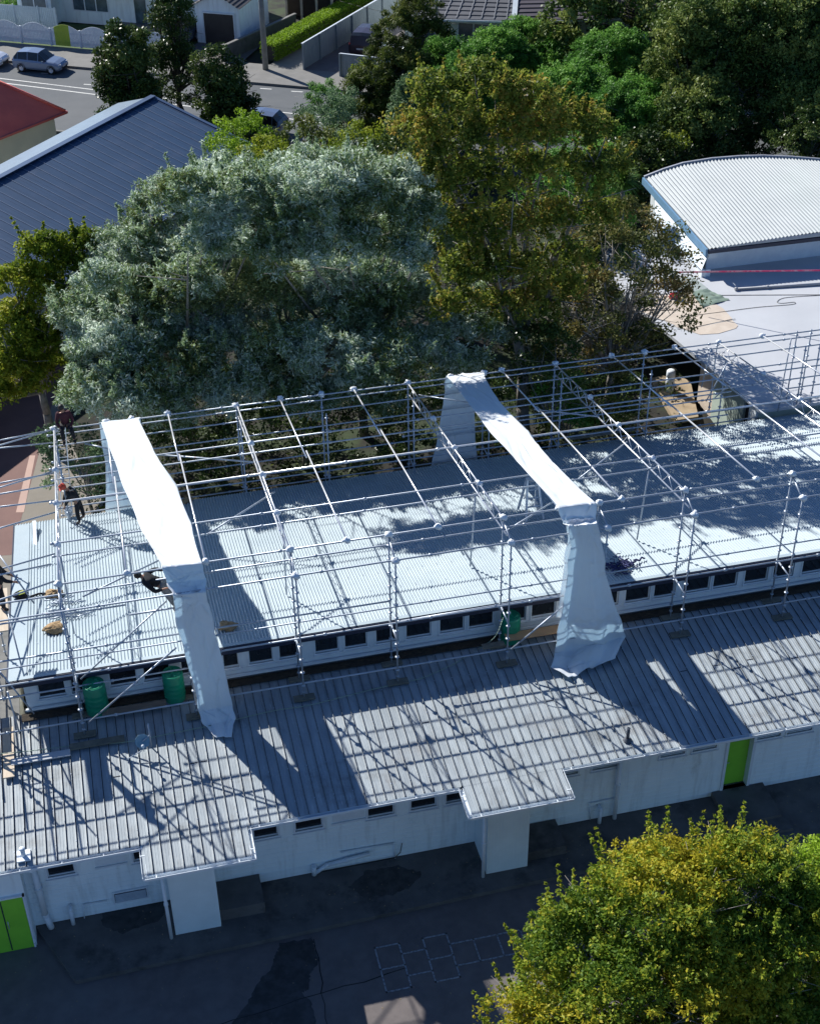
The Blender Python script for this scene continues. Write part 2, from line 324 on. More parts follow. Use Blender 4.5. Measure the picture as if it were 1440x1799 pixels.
# gutters: open U section
def gutter(pts, parent, name='gutter', wd=.12, h=.085, mat=trim_white):
    m = MB()
    for p, q in zip(pts[:-1], pts[1:]):
        p = Vector(p); q = Vector(q); d = (q-p).normalized(); s = Vector((d.y, -d.x, 0))
        c = (p+q)/2; L = (q-p).length
        m.obox(c-Vector((0, 0, h)), d, L, wd, .012); m.obox(c+s*wd/2-Vector((0, 0, h/2)), d, L+.02, .014, h); m.obox(c-s*wd/2-Vector((0, 0, h/2)), d, L, .012, h*.95)
        k = int(L/1.1)
        for i in range(k+1): m.obox(p+d*(.3+i*1.1) if .3+i*1.1 < L else q, s, wd+.02, .03, .012)
    return m.build(name, mat, parent)
gzv = lrz(27.77)-.01
gutter([(LX0, 27.745, gzv), (-1.10, 27.745, gzv), (-1.10, 26.70, gzv-.06), (1.80, 26.70, gzv-.06), (1.80, 27.745, gzv), (7.79, 27.745, gzv), (7.79, 26.70, gzv-.06), (10.74, 26.70, gzv-.06), (10.74, 27.745, gzv), (LX1, 27.745, gzv)], sb)
m = MB(); m.box(LX0, LX1, 27.9, 28.38, gzv-.20, gzv-.16); m.build('soffit', trim_white, sb)
# front wall, with openings
def wall_with_holes(m, x0, x1, y, thick, z0, z1, holes):
    """wall in the XZ plane; holes: (xa, xb, za, zb) not overlapping in x"""
    x = x0
    for xa, xb, za, zb in sorted(holes):
        if xa > x: m.box(x, xa, y, y+thick, z0, z1)
        if za > z0: m.box(xa, xb, y, y+thick, z0, za)
        if zb < z1: m.box(xa, xb, y, y+thick, zb, z1)
        x = xb
    if x < x1: m.box(x, x1, y, y+thick, z0, z1)
YW = 28.38
lowwin = [(82, 132, 1530), (232, 262, 1497), (443, 487, 1450), (517, 566, 1440), (645, 692, 1418), (721, 766, 1402), (783, 830, 1390), (988, 1014, 1360), (1040, 1083, 1348), (1160, 1202, 1322), (1217, 1258, 1310), (1330, 1370, 1292), (1383, 1425, 1281)]
holes = []
for a, b, y in lowwin:
    X0 = gy(a, y, YW)[0]; X1 = gy(b, y, YW)[0]
    if b > 900: holes.append((X0, X1, 2.12, 2.66))
    else: holes.append((X0, X1, 1.86, 2.62))
more = [(21+i*3.1, 21.8+i*3.1, 2.12, 2.66) for i in range(4)]
dX0, dX1 = gy(1262, 1378, YW+.25)[0], gy(1304, 1367, YW+.25)[0]
dz = gy(1262, 1378, YW+.25)[2]
holes2 = holes+more+[(dX0-.06, dX1+.06, dz, gzv-.15)]
m = MB(); wall_with_holes(m, -4.34, LX1, YW, .14, .02, gzv-.15, holes2); m.box(LX0, -4.34, 27.85, 28.5, -.15, gzv-.15)
wl = m.build('wall', white_wall, sb)
# lap lines of the boards: a thin shadow groove each 0.19 m, laid proud of the wall
m = MB()
zz = .18
segs = [(-4.34, -.75), (.85, 8.3), (9.75, dX0-.2), (dX1+.2, LX1)]
while zz < 1.75:
    for a, b in segs: m.box(a, b, YW-.010, YW+.001, zz, zz+.016)
    zz += .19
m.build('board_lap', white_wall, sb)
def window(parent, X0, X1, Y, z0, z1, fr=.055, mull=0, reveal=.05, glassm=None, sill=True):
    m = MB(); m.box(X0-fr, X1+fr, Y-.03, Y+.02, z1, z1+fr); m.box(X0-fr, X1+fr, Y-.03, Y+.02, z0-fr, z0); m.box(X0-fr, X0, Y-.03, Y+.02, z0, z1); m.box(X1, X1+fr, Y-.03, Y+.02, z0, z1)
    s = .03; m.box(X0, X0+s, Y+reveal-.02, Y+reveal+.01, z0+.001, z1-.001); m.box(X1-s, X1, Y+reveal-.02, Y+reveal+.01, z0+.001, z1-.001); m.box(X0+s, X1-s, Y+reveal-.02, Y+reveal+.01, z0+.001, z0+s); m.box(X0+s, X1-s, Y+reveal-.02, Y+reveal+.01, z1-s, z1-.001)
    for i in range(mull): xm = X0+(X1-X0)*(i+1)/(mull+1); m.box(xm-.02, xm+.02, Y-.02, Y+.04, z0+s, z1-s)
    if sill: m.box(X0-fr-.02, X1+fr+.02, Y-.07, Y-.031, z0-fr-.03, z0-fr)
    f = m.build('window', trim_white, parent)
    p = MB(); p.box(X0+.001, X1-.001, Y+reveal+.014, Y+reveal+.02, z0+.001, z1-.001); p.build('pane', glassm or glass, f)
    return f
for a, b, c, d in holes+more: window(sb, a, b, YW, c, d)
# recessed blank panels between the low windows
for a, b, y in ((168, 222, 1520), (583, 640, 1432)):
    X0 = gy(a, y, YW)[0]; X1 = gy(b, y, YW)[0]; m = MB(); m.box(X0, X1, YW-.022, YW+.001, 1.95, 2.62); m.box(X0-.03, X1+.03, YW-.05, YW+.001, 1.86, 1.92); m.build('blank_panel', trim_white, sb)
# doors
m = MB(); m.box(dX0, dX1, YW+.2, YW+.25, dz, dz+1.78); d = m.build('door', green_door, sb)
m = MB(); m.box(dX0+.06, dX1-.12, YW+.2, YW+.24, dz+1.79, dz+2.1); m.build('pane', glass, d)
m = MB(); m.tube((dX0+.08, YW+.17, dz+.95), (dX0+.2, YW+.17, dz+.95), .015); m.build('handle', galv, d)
m = MB(); m.box(dX0-.09, dX0-.002, YW-.04, YW+.26, dz-.1, 2.85); m.box(dX1+.002, dX1+.09, YW-.04, YW+.26, dz-.1, 2.85); m.build('door_frame', trim_white, sb)
m = MB(); m.box(dX0-.1, dX1+.1, YW-.1, YW+.3, .02, dz); m.build('door_sill', darkconc, sb)
m = MB(); m.box(-8.5, -4.42, 27.79, 27.85, -.14, 1.95); d = m.build('door', green_door, sb); d['label'] = 'wide lime green double door'
m = MB(); m.box(-5.02, -4.99, 27.78, 27.789, -.1, 1.9); m.build('door_gap', fascia_navy, d); m = MB(); m.tube((-4.93, 27.72, .85), (-4.93, 27.72, 1.15), .015); m.build('handle', galv, d)
m = MB(); m.box(-4.41, -4.36, 27.77, 27.86, -.14, 2.02); m.box(-8.6, -4.36, 27.77, 27.86, 1.96, 2.02); m.build('door_frame', trim_white, sb)
m = MB(); m.box(dX0-.35, dX1+.55, 27.0, YW-.02, .0, .22); m.box(dX0-.2, dX1+.7, 26.5, 27.0, .0, .11); st = m.build('door_step', darkconc, sb)
# porches: vertical boarded boxes with a dark slot
for X0, X1, sl_ in ((-.55, .72, .14), (8.42, 9.66, .8)):
    m = MB(); m.box(X0, X1, 27.12, 28.36, .0, gzv-.1); 
    n = int((X1-X0)/.1)
    for i in range(n): m.box(X0+.05+i*.1, X0+.063+i*.1, 27.112, 27.121, .02, gzv-.12)
    for i in range(12): m.box(X1-.001, X1+.008, 27.16+i*.1, 27.173+i*.1, .02, gzv-.12)
    po = m.build('porch', board_wall, sb)
    m = MB(); m.box(X0+sl_, X0+sl_+.26, 27.10, 27.109, gzv-.48, gzv-.28); m.build('vent_slot', glass, po)
m = MB(); m.box(.72, 2.0, 27.3, 28.36, .0, .42); m.build('porch_step', darkconc, sb)
m = MB(); m.box(9.66, 10.9, 27.3, 28.36, .0, .35); m.build('porch_step', darkconc, sb)
# downpipes and waste pipes
def pipe(pts, r, name='downpipe', mat=trim_white):
    m = MB(); m.path(pts, r, 10)
    for p in pts[1:-1]: m.blob(p, r*1.15, amp=0)
    for a, b in zip(pts[:-1], pts[1:]):
        a, b = Vector(a), Vector(b)
        if (b-a).length > 1.2: c = a+(b-a)*.45; dd = (b-a).normalized(); m.tube(c-dd*.03, c+dd*.03, r*1.35, 10)
    return m.build(name, mat, sb)
pipe([(-.68, 27.0, 2.85), (-.68, 27.04, 2.6), (-.68, 27.05, .0)], .05)
pipe([(8.3, 27.0, 2.85), (8.3, 27.04, 2.6), (8.3, 27.05, .0)], .05)
a = gy(1090, 1350, 28.28); pipe([(a[0], 27.85, 2.85), (a[0]-.05, 28.26, 2.62), (a[0]-.05, 28.26, .0)], .065)
a = gy(58, 1525, 28.26); pipe([(a[0], 27.85, 2.85), (a[0], 28.24, 2.6), (a[0]+.03, 28.24, .55), (a[0]+.12, 28.2, .02)], .09)
a = gy(124, 1600, 28.2); pipe([(a[0], 28.36, .62), (a[0], 28.2, .6), (a[0], 28.2, 0)], .06, 'waste_pipe')
a = gy(1054, 1425, 28.2); pipe([(a[0], 28.36, .6), (a[0], 28.2, .58), (a[0], 28.2, 0)], .06, 'waste_pipe')
P = [gy(x, y, 28.27) for x, y in ((551, 1522), (551, 1552), (575, 1520), (650, 1500))]
pipe([tuple(P[0]), (P[0][0], 28.27, .05)], .075, 'waste_pipe'); pipe([(P[0][0]+.05, 28.27, .12), tuple(P[2]), tuple(P[3])], .06, 'waste_pipe')
P = [gy(x, y, 28.33) for x, y in ((598, 1498), (692, 1482), (694, 1508))]; pipe([tuple(p) for p in P], .022, 'water_pipe')
P = [gy(x, y, 28.33) for x, y in ((188, 1583), (146, 1590), (149, 1618))]; pipe([tuple(p) for p in P], .018, 'water_pipe')
P = [gy(x, y, 28.33) for x, y in ((1084, 1402), (1035, 1412), (1036, 1440))]; pipe([tuple(p) for p in P], .018, 'water_pipe')
P = [gy(x, y, 28.3) for x, y in ((706, 1482), (703, 1498), (694, 1507), (660, 1514), (560, 1533))]; pipe([tuple(p) for p in P], .012, 'water_pipe', rubber)
# wall heater in its frame
X0 = gy(200, 1590, 28.33)[0]; X1 = gy(265, 1590, 28.33)[0]
m = MB(); m.box(X0, X1, YW-.06, YW-.012, .34, .39); m.box(X0, X1, YW-.06, YW-.012, .76, .8); m.box(X0, X0+.05, YW-.06, YW-.012, .39, .76); m.box(X1-.05, X1, YW-.06, YW-.012, .39, .76)
for i in range(6): m.box(X0+.07, X1-.07, YW-.05, YW-.014, .41+i*.05, .43+i*.05)
m.build('wall_vent', trim_white, sb); m = MB(); m.box(X0+.06, X1-.06, YW-.013, YW-.006, .4, .75); m.build('vent_slot', fascia_navy, sb)
# clerestory wall and windows
YC = 33.41; CX0 = -3.86
cw = [(67, 117), (125, 172), (192, 242), (252, 300), (392, 420), (437, 480), (490, 525), (553, 595), (605, 645), (660, 700), (713, 757), (772, 815), (823, 867), (882, 923), (933, 975), (995, 1038), (1045, 1085), (1098, 1140), (1148, 1185), (1200, 1245), (1252, 1293), (1307, 1347), (1357, 1392), (1408, 1447)]
cw.insert(4, (318, 372))
holes = []
for a, b in cw:
    y = 1232-.162*(a+b)/2; X0 = gy(a, y, YC)[0]; X1 = gy(b, y, YC)[0]; holes.append((X0, X1, 3.92, 4.56))
x = holes[-1][1]+.25
while x < 31: holes.append((x, x+.72, 3.92, 4.56)); holes.append((x+.85, x+1.57, 3.92, 4.56)); x += 1.95
m = MB(); wall_with_holes(m, CX0, 32, YC, .12, 3.40, urz(YC)-.16, holes)
m.box(CX0, CX0+.12, YC+.12, 44.1, .0, 2.6)
m.add([(CX0, YC+.12, 2.6), (CX0, 44.1, 2.6), (CX0, 44.1, urz(44.1)-.05), (CX0, YC+.12, urz(YC)-.16)], [(3, 2, 1, 0)])
m.box(CX0, 23.5, 44.1, 44.2, 0, urz(44.1)-.06)
m.build('clerestory_wall', trim_white, sb)
for a, b, c, d in holes: window(sb, a, b, YC, c, d, fr=.04, reveal=.06)
m = MB(); m.box(CX0-.05, 32, YC-.12, YC-.045, 3.60, 3.66); m.build('clerestory_flashing', trim_white, sb)
m = MB(); m.box(CX0-.1, 32, 33.37, YC-.02, 3.38, 3.58); m.build('upstand', M('grey_flashing', (.16, .18, .21), (.11, .13, .155), 2, .6), sb)
# dark gutter strip with leaf litter between roof and upstand
m = MB(); m.box(CX0-.2, 32, 33.0, 33.32, 3.485, 3.51); m.build('valley_gutter', M('rusty_leaf_litter', (.06, .045, .03), (.025, .02, .015), 9, .95, bump=1, bscale=30), sb)
# upper roof
ur = corr(-4.22, 32.5, None, urz, None, 33.22, 44.62, .098, WAVE, 'upper_roof', upper_tin, sb, 3)
m = MB(); m.box(-4.25, 32.5, 33.17, 33.215, urz(33.2)-.25, urz(33.2)+.005); m.add([(-4.27, 33.17, urz(33.2)-.25), (-4.27, 44.62, urz(44.62)-.2), (-4.27, 44.62, urz(44.62)+.03), (-4.27, 33.17, urz(33.2)+.03), (-4.225, 33.17, urz(33.2)-.25), (-4.225, 44.62, urz(44.62)-.2), (-4.225, 44.62, urz(44.62)+.03), (-4.225, 33.17, urz(33.2)+.03)], [(0, 1, 2, 3)[::-1], (4, 5, 6, 7), (3, 2, 6, 7)])
m.build('fascia', fascia_navy, sb)
m = MB()   # flat apron flashing at the left end of the upper roof and the capping line
m.add([(-4.24, 33.3, urz(33.3)+.018), (-3.7, 33.3, urz(33.3)+.018), (-3.7, 44.5, urz(44.5)+.018), (-4.24, 44.5, urz(44.5)+.018)], [(0, 1, 2, 3)])
m.add([(-4.2, 33.215, urz(33.2)+.020), (32.4, 33.215, urz(33.2)+.020), (32.4, 33.40, urz(33.4)+.020), (-4.2, 33.40, urz(33.4)+.020)], [(0, 1, 2, 3)])
m.build('roof_flashing', upper_tin, sb)
# loose roof screws as small dark specks on the upper roof are real dots in the photo
m = MB()
for yy in np.arange(34.2, 44.5, 1.15):
    for xx in np.arange(-3.4, 26, .49): m.box(xx-.012, xx+.012, yy-.012, yy+.012, urz(yy)+.012, urz(yy)+.022)
m.build('roof_screws', galv, sb)['kind'] = 'stuff'
m = MB()
for yy in np.arange(28.3, 33, 1.2):
    for xx in np.arange(LX0+ST*.85, 26, ST*2): m.box(xx-.014, xx+.014, yy-.014, yy+.014, lrz(yy)+.050, lrz(yy)+.060)
m.build('roof_screws', galv, sb)['kind'] = 'stuff'
m = MB(); rg = random.Random(21)
for i in range(0, 130):
    if rg.random() < .12: x_ = LX0+i*ST; y_ = rg.choice((30.35, 30.6)); m.box(x_+.01, x_+ST*.8, y_, y_+.02, lrz(y_)+.001, lrz(y_)+.012)
m.build('sheet_lap', SHADE_GRIME, sb)['kind'] = 'stuff'
# vents on the lower roof
b = gp(1101.7, 1301.7, *LRP); m = MB(); m.tube(b, b+np.array([0, 0, .5]), .05, 12); m.lathe(b, [(.14, .03), (.06, .12)], 12); m.build('vent_pipe', M('dark_vent', (.09, .10, .12), (.06, .07, .09), 4, .5), sb)
b = gp(42, 1506, *LRP); m = MB(); m.tube(b, b+np.array([0, 0, .28]), .06, 12); m.blob(b+np.array([0, 0, .32]), .09, amp=.05, sq=(1, 1, .5)); m.box(b[0]-.18, b[0]+.18, b[1]-.2, b[1]+.2, b[2]+.02, b[2]+.06); m.build('vent_pipe', trim_white, sb)
# left annex deck beyond the upper roof end (where the scaffold planks lie)
m = MB(); m.box(-9, -4.35, 33.4, 36.6, 0, 2.1); m.box(-9, -4.45, 36.6, 41.2, 0, 1.6); m.build('annex', cream, sb)
m = MB(); m.box(-9.1, -4.30, 33.42, 36.7, 2.1, 2.18); m.box(-9.1, -4.4, 36.7, 41.3, 1.6, 1.68); m.build('annex_roof', M('weathered_grey_board', (.20, .20, .19), (.13, .13, .125), 2, .85), sb)
# ------------------------------------------------------------------ flat white roof and vaulted hall on the right
fz = 2.85
fb = thing('flat_roof_building', 'flat white membrane roofed building on the right behind the upper corrugated roof', 'building', (32, 51, 0))
q = [gz(*p, fz)[:2] for p in [(1336, 722), (1196, 604), (1170, 575), (1128, 548), (1120, 520)]]
xl = q[0][0]; 
m = MB(); m.prism([(xl, 44.72), (60, 44.72), (60, 60.3), (q[3][0]-.4, 60.3), (q[3][0], q[3][1]), (q[1][0], q[1][1])], fz-.14, fz); m.build('roof', membrane, fb)
m = MB(); X = q[1][0]+.25
m.box(xl+.1, 58, 44.9, 45.0, 0, fz-.15); m.box(58, 58.1, 44.9, 57, 0, fz-.15)
ya, yb = 45.2, q[1][1]
m.box(xl-.02, xl+.1, 46.1, 48.9, 0, fz-.15)
m.build('wall', M('pale_green_wall', (.42, .50, .44), (.36, .44, .39), 1, .7), fb)
m = MB(); m.box(xl+.0, xl+.12, 48.9, 50.4, 0, fz-.16); m.build('bare_ply_wall', ply, fb); m = MB(); m.box(xl-.02, xl+.1, 45.0, 45.6, 0, fz-.16); m.build('bare_ply_wall', trim_white, fb)
m = MB(); m.box(xl+.12, xl+.2, 44.95, 50.4, 0, fz-.17); m.build('dark_lining', black_cloth, fb)
# vault
vb = thing('vaulted_hall', 'hall with a curved white corrugated roof and blue barge board at the right edge', 'building', (31, 58, 0))
zf = 4.15; FL = gz(1243, 437, zf); FR = gy(1440, 413, FL[1]); 
YB = gz(1132, 312, zf)[1]
back = [gy(x, y, YB) for x, y in ((1132, 312), (1165, 299), (1200, 288), (1250, 280), (1300, 276), (1340, 275), (1390, 277), (1440, 281), (1520, 292), (1600, 306))]
bx = [p[0] for p in back]; bz_ = [p[2] for p in back]
n = 640; step = .185; m = MB(); vs = []; fs = []; K = int((bx[-1]-bx[0])/step*6)
NS = 6
for j in range(NS+1):
    t = j/NS
    for i in range(K+1):
        u = i/K; xb = bx[0]+(bx[-1]-bx[0])*u; zb = np.interp(xb, bx, bz_); xf = FL[0]+(bx[-1]-bx[0])*u; s = 1-(1-t)**1.0
        zf_ = zf+.35*math.sin(min(1, u*1.1)*math.pi)*.6
        vs.append((xf+(xb-xf)*t, FL[1]+(YB-FL[1])*t, zf_*(1-t)+zb*t+.03*math.cos(i*2*math.pi/6)))
for j in range(NS):
    for i in range(K): fs.append((j*(K+1)+i, j*(K+1)+i+1, (j+1)*(K+1)+i+1, (j+1)*(K+1)+i))
m.add(vs, fs); m.build('roof', white_tin, vb)
m = MB()
L0 = Vector(FL); L1 = Vector(back[0]); 
m.obox((L0+L1)/2+Vector((-.06, 0, -.16)), L1-L0, (L1-L0).length+.1, .1, .34); m.build('barge_board', M('sky_blue_paint', (.16, .30, .46), (.13, .26, .40), 2, .5), vb)
m = MB(); m.box(FL[0], 44, FL[1]-.12, FL[1]-.01, zf-.2, zf-.03); m.build('gutter', fascia_navy, vb)
m = MB(); m.box(FL[0]+.25, 44, FL[1]+.5, FL[1]+.6, 0, zf-.1); m.box(FL[0]+.55, FL[0]+.65, FL[1]+.6, YB-.2, 0, zf-.1)
m.box(FL[0]+.2, FL[0]+.62, FL[1]+.2, FL[1]+.5, zf-.6, zf-.2)
m.build('wall', trim_white, vb)
m = MB()
for a, b2 in zip(back[:-1], back[1:]): m.obox((Vector(a)+Vector(b2))/2+Vector((0, .04, .02)), Vector(b2)-Vector(a), (Vector(b2)-Vector(a)).length+.02, .1, .14)
m.build('ridge_capping', M('grey_capping', (.35, .37, .42), (.3, .32, .37), 2, .5), vb)
lt = thing('lean_to', 'small pale blue lean-to roof tucked under the left side of the vaulted hall', 'building', (25, 57, 0))
m = MB(); a = gz(1232, 474, 3.25); b = gz(1150, 392, 3.25); c_ = gz(1243, 448, 3.7); d_ = gz(1150, 345, 3.7); m.add([tuple(a), tuple(b), tuple(d_), tuple(c_)], [(0, 3, 2, 1)]); m.build('roof', M('pale_blue_roof', (.45, .56, .66), (.4, .5, .6), 2, .5), lt)
m = MB(); m.box(a[0]+.05, c_[0], a[1]+.05, a[1]+.12, 0, 3.2); m.obox((Vector(a)+Vector(b))/2+Vector((.2, 0, -1.7)), Vector(b)-Vector(a), (b-a)[1], .1, 3.2); m.build('wall', trim_white, lt)
# ------------------------------------------------------------------ blue roofed hall on the left
bb = thing('blue_roof_hall', 'large hall with a slate blue ribbed gable roof on the left', 'building', (0, 68, 0))
u = np.array([.655, .756]); nn = np.array([-.756, .655]); E0 = np.array([8.7, 77.12]); W = 7.3; ze, zr = 3.065, 5.05; Lb = 34; E0 = E0+1.6*np.array([.756, -.655]); WF = 9.2
m = MB(); vs = []; fs = []; k = 0; stp = .8; prof = [(0, 0), (.30, 0), (.31, .006), (.32, 0), (.63, 0), (.64, .006), (.65, 0)]
n = int(Lb/stp)
for side in (0, 1):
    base = len(vs); cnt = 0
    for i in range(n):
        for f, h in prof:
            s_ = (i+f)*stp; A = E0-u*s_+(nn*WF if side else 0); B = E0-u*s_+nn*W
            vs += [(A[0], A[1], (ze+.9 if side else ze)+h), (B[0], B[1], zr+h)]; cnt += 1
    for i in range(cnt-1):
        q4 = (base+2*i, base+2*i+1, base+2*i+3, base+2*i+2); fs.append(q4 if not side else q4[::-1])
m.add(vs, fs); m.build('roof', blue_tin, bb)
def P3(s_, t_, z): p = E0-u*s_+nn*t_; return (p[0], p[1], z)
m = MB()
for i in range(int(Lb/.62)): a_ = Vector(P3(.2+i*.62, 0, ze+.014)); b_ = Vector(P3(.2+i*.62, W-.1, zr+.014-.027)); m.obox((a_+b_)/2, b_-a_, (b_-a_).length, .03, .010)
m.build('roof_rib', M('rib_highlight_blue', (.16, .21, .31), (.13, .18, .27), 2, .5), bb)  # highlight along each rib painted in as a lighter blue strip
m = MB(); m.obox(Vector(P3(Lb/2, W, zr+.09)), Vector((*u, 0)), Lb, .34, .05); m.build('ridge_capping', blue_tin_pale, bb)
m = MB()
for t0, z0, t1, z1 in ((0, ze, W, zr), (W, zr, WF, ze+.9)): m.add([P3(-.05, t0, z0+.08), P3(-.05, t1, z1+.08), P3(-.05, t1, z1-.2), P3(-.05, t0, z0-.2), P3(.15, t0, z0+.08), P3(.15, t1, z1+.08), P3(.15, t1, z1-.2), P3(.15, t0, z0-.2)], [(0, 1, 2, 3), (0, 4, 5, 1), (4, 7, 6, 5)])
m.build('barge_board', blue_tin_pale, bb)
m = MB(); m.obox(Vector(P3(Lb/2, -.07, ze-.08)), Vector((*u, 0)), Lb, .12, .13); m.build('gutter', blue_tin_pale, bb)
m = MB()
c = [P3(.5, .5, 0), P3(Lb, .5, 0), P3(Lb, WF-.4, 0), P3(.5, WF-.4, 0)]
m.hexa(c+[(x, y, ze+.02) for x, y, _ in c]); m.add([P3(.5, .5, ze+.02), P3(.5, W, zr-.08), P3(.5, WF-.4, ze+.02)], [(0, 1, 2)]); m.build('wall', M('pale_grey_green_wall', (.42, .48, .44), (.37, .43, .40), 1, .7), bb)
for s_ in (19.5, 22, 26):
    f = MB(); a = np.array(P3(s_, .44, 0)); d = np.array([-u[0], -u[1], 0]); f.obox(a+d*.8+np.array([0, 0, 1.7]), d, 1.7, .06, 1.3); w_ = f.build('window', trim_white, bb)
    f = MB(); f.obox(a+d*.8+np.array([0, 0, 1.7])-np.array([nn[0], nn[1], 0])*.034, d, 1.5, .01, 1.1); f.build('pane', glass, w_)
# rear slope beyond the ridge, its sun glint painted in as paler blue
m = MB(); m.obox(Vector(P3(17, W+1.3, zr-.40+.03)), Vector((*u, 0)), 34, 2.6, .03, up=(nn[0]*.30, nn[1]*.30, 1)); m.build('rear_roof', M('rear_roof_glint', (.17, .24, .32), (.15, .21, .28), 2, .4), bb)
# ------------------------------------------------------------------ red roofed house
rb = thing('red_roof_house', 'small cream house with a red hipped roof at the left edge', 'house', (-5, 84, 0))
A = np.array(gz(115, 195, 3.)); a1 = np.array([.76, .65, 0]); a2 = np.array([-.65, .76, 0]); Pk = A+np.array([-1.41*2.7, .11*2.7, 2.15]); Hw = 2.7
B = A-a1*14; Cc = A+a2*2*Hw; D = Cc-a1*14; P2 = Pk-a1*9
m = MB(); m.add([tuple(p) for p in (A, B, P2, Pk, Cc, D)], [(1, 0, 3, 2), (0, 4, 3), (4, 5, 2, 3)]); m.add([tuple(p-np.array([0, 0, .1])) for p in (A, B, D, Cc)], [(0, 1, 2, 3)]); m.build('roof', red_tin, rb)
m = MB(); m.tube(A+np.array([0, 0, .03]), Pk+np.array([0, 0, .03]), .09, 6); m.tube(Pk, P2, .09, 6); m.tube(Cc, Pk, .09, 6); m.build('hip_capping', M('bright_red_capping', (.75, .14, .1), (.7, .12, .09), 2, .4), rb)
m = MB(); m.obox((A+B)/2+np.array([.03, -.04, -.06]), a1, 14.1, .13, .13); m.obox((A+Cc)/2+np.array([.05, .0, -.06]), a2, 2*Hw+.1, .13, .13); m.build('gutter', M('pink_red_gutter', (.5, .09, .08), (.45, .08, .07), 2, .4), rb)
c = [A-a1*.5+a2*.5, B+a2*.5, D-a2*.5, Cc-a1*.5-a2*.5]; c = [(p[0], p[1], -.1) for p in c]
m = MB(); m.hexa(c[::-1]+[(x, y, 2.93) for x, y, _ in c[::-1]]); m.build('wall', cream, rb)
# ------------------------------------------------------------------ houses along the street
def rd3(a, b, z): p = rd(a, b); return (p[0], p[1], z)
def rbox(m, a0, a1, b0, b1, z0, z1): return m.hexa([rd3(a0, b0, z0), rd3(a1, b0, z0), rd3(a1, b1, z0), rd3(a0, b1, z0), rd3(a0, b0, z1), rd3(a1, b0, z1), rd3(a1, b1, z1), rd3(a0, b1, z1)])
def rwin(parent, a0, a1, b, z0, z1, mull=1, mat=None):
    m = MB(); f = .08
    rbox(m, a0-f, a1+f, b-.06, b-.005, z1, z1+f); rbox(m, a0-f, a1+f, b-.06, b-.005, z0-f, z0); rbox(m, a0-f, a0, b-.06, b-.005, z0, z1); rbox(m, a1, a1+f, b-.06, b-.005, z0, z1)
    for i in range(mull): c = a0+(a1-a0)*(i+1)/(mull+1); rbox(m, c-.04, c+.04, b-.05, b-.005, z0, z1)
    w_ = m.build('window', trim_white, parent); m = MB(); rbox(m, a0, a1, b-.03, b-.006, z0, z1); m.build('pane', mat or bluepane, w_); return w_
bluepane = M('curtained_window_glass', (.10, .15, .19), (.05, .08, .10), 1.5, .15)
def tile_roof(parent, pts_eave, pts_ridge, mat, courses=14):
    """one sloping face with stepped tile courses; eave and ridge are two points each"""
    m = MB(); e0, e1_, r0, r1_ = [np.array(p, float) for p in (*pts_eave, *pts_ridge)]
    nrm = np.cross(e1_-e0, r0-e0); nrm /= np.linalg.norm(nrm)
    if nrm[2] < 0: nrm = -nrm
    for i in range(courses):
        t0, t1 = i/courses, (i+1)/courses; A = e0+(r0-e0)*t0; B = e1_+(r1_-e1_)*t0; C_ = e1_+(r1_-e1_)*t1; D_ = e0+(r0-e0)*t1
        m.add([A+nrm*.06, B+nrm*.06, C_+nrm*.01, D_+nrm*.01, A, B], [(0, 1, 2, 3), (4, 5, 1, 0)])
    return m.build('roof', mat, parent)
ha = thing('white_house', 'white weatherboard house with a dark tiled roof behind the scalloped fence', 'house', (*rd(-13, 12), 0))
m = MB(); rbox(m, -20.5, -5.6, 9.4, 17, -.1, 3.0); rbox(m, -20.4, -17.6, 8.2, 9.4, -.1, 3.0); m.build('wall', white_wall, ha)
tile_roof(ha, (rd3(-21.2, 7.6, 2.95), rd3(-5.2, 7.9, 2.95)), (rd3(-18, 13, 5.2), rd3(-5.2, 13, 5.2)), tilem)
m = MB(); rbox(m, -21.2, -5.2, 7.55, 7.7, 2.78, 2.93); m.build('gutter', trim_white, ha)
rwin(ha, -16.4, -13.6, 9.4, .9, 2.3, 2); rwin(ha, -20, -18, 8.2, 1.0, 2.2, 1)
m = MB(); rbox(m, -11.4, -10.5, 9.33, 9.4, .1, 2.2); m.build('door', bluepane, ha); m = MB(); rbox(m, -12.6, -9, 8.6, 9.39, -.05, .25); m.build('door_step', concrete, ha)
hg = thing('garage', 'white garage with a black roller door and tiled roof beside the tall power pole', 'garage', (*rd(-3, 10), 0))
m = MB(); rbox(m, -5.5, -2.16, 7.0, 12.7, -.05, 2.7); m.add([rd3(-5.5, 7.0, 2.7), rd3(-2.16, 7.0, 2.7), rd3(-3.8, 7.0, 3.6), rd3(-5.5, 12.7, 2.7), rd3(-2.16, 12.7, 2.7), rd3(-3.8, 12.7, 3.6)], [(0, 1, 2), (3, 5, 4)]); m.build('wall', white_wall, hg)
tile_roof(hg, (rd3(-2.0, 6.7, 2.62), rd3(-2.0, 13, 2.62)), (rd3(-3.85, 6.7, 3.65), rd3(-3.85, 13, 3.65)), tilem, 7)
tile_roof(hg, (rd3(-5.7, 13, 2.62), rd3(-5.7, 6.7, 2.62)), (rd3(-3.85, 13, 3.65), rd3(-3.85, 6.7, 3.65)), tilem, 7)
m = MB(); rbox(m, -4.85, -2.6, 6.93, 6.99, -.0, 2.15); m.build('door', M('black_roller_door', (.02, .02, .022), (.03, .03, .032), 2, .5), hg)
m = MB(); rbox(m, -4.95, -4.86, 6.9, 6.99, 0, 2.25); rbox(m, -2.59, -2.5, 6.9, 6.99, 0, 2.25); rbox(m, -4.86, -2.59, 6.9, 6.99, 2.16, 2.25); m.build('door_frame', trim_white, hg)
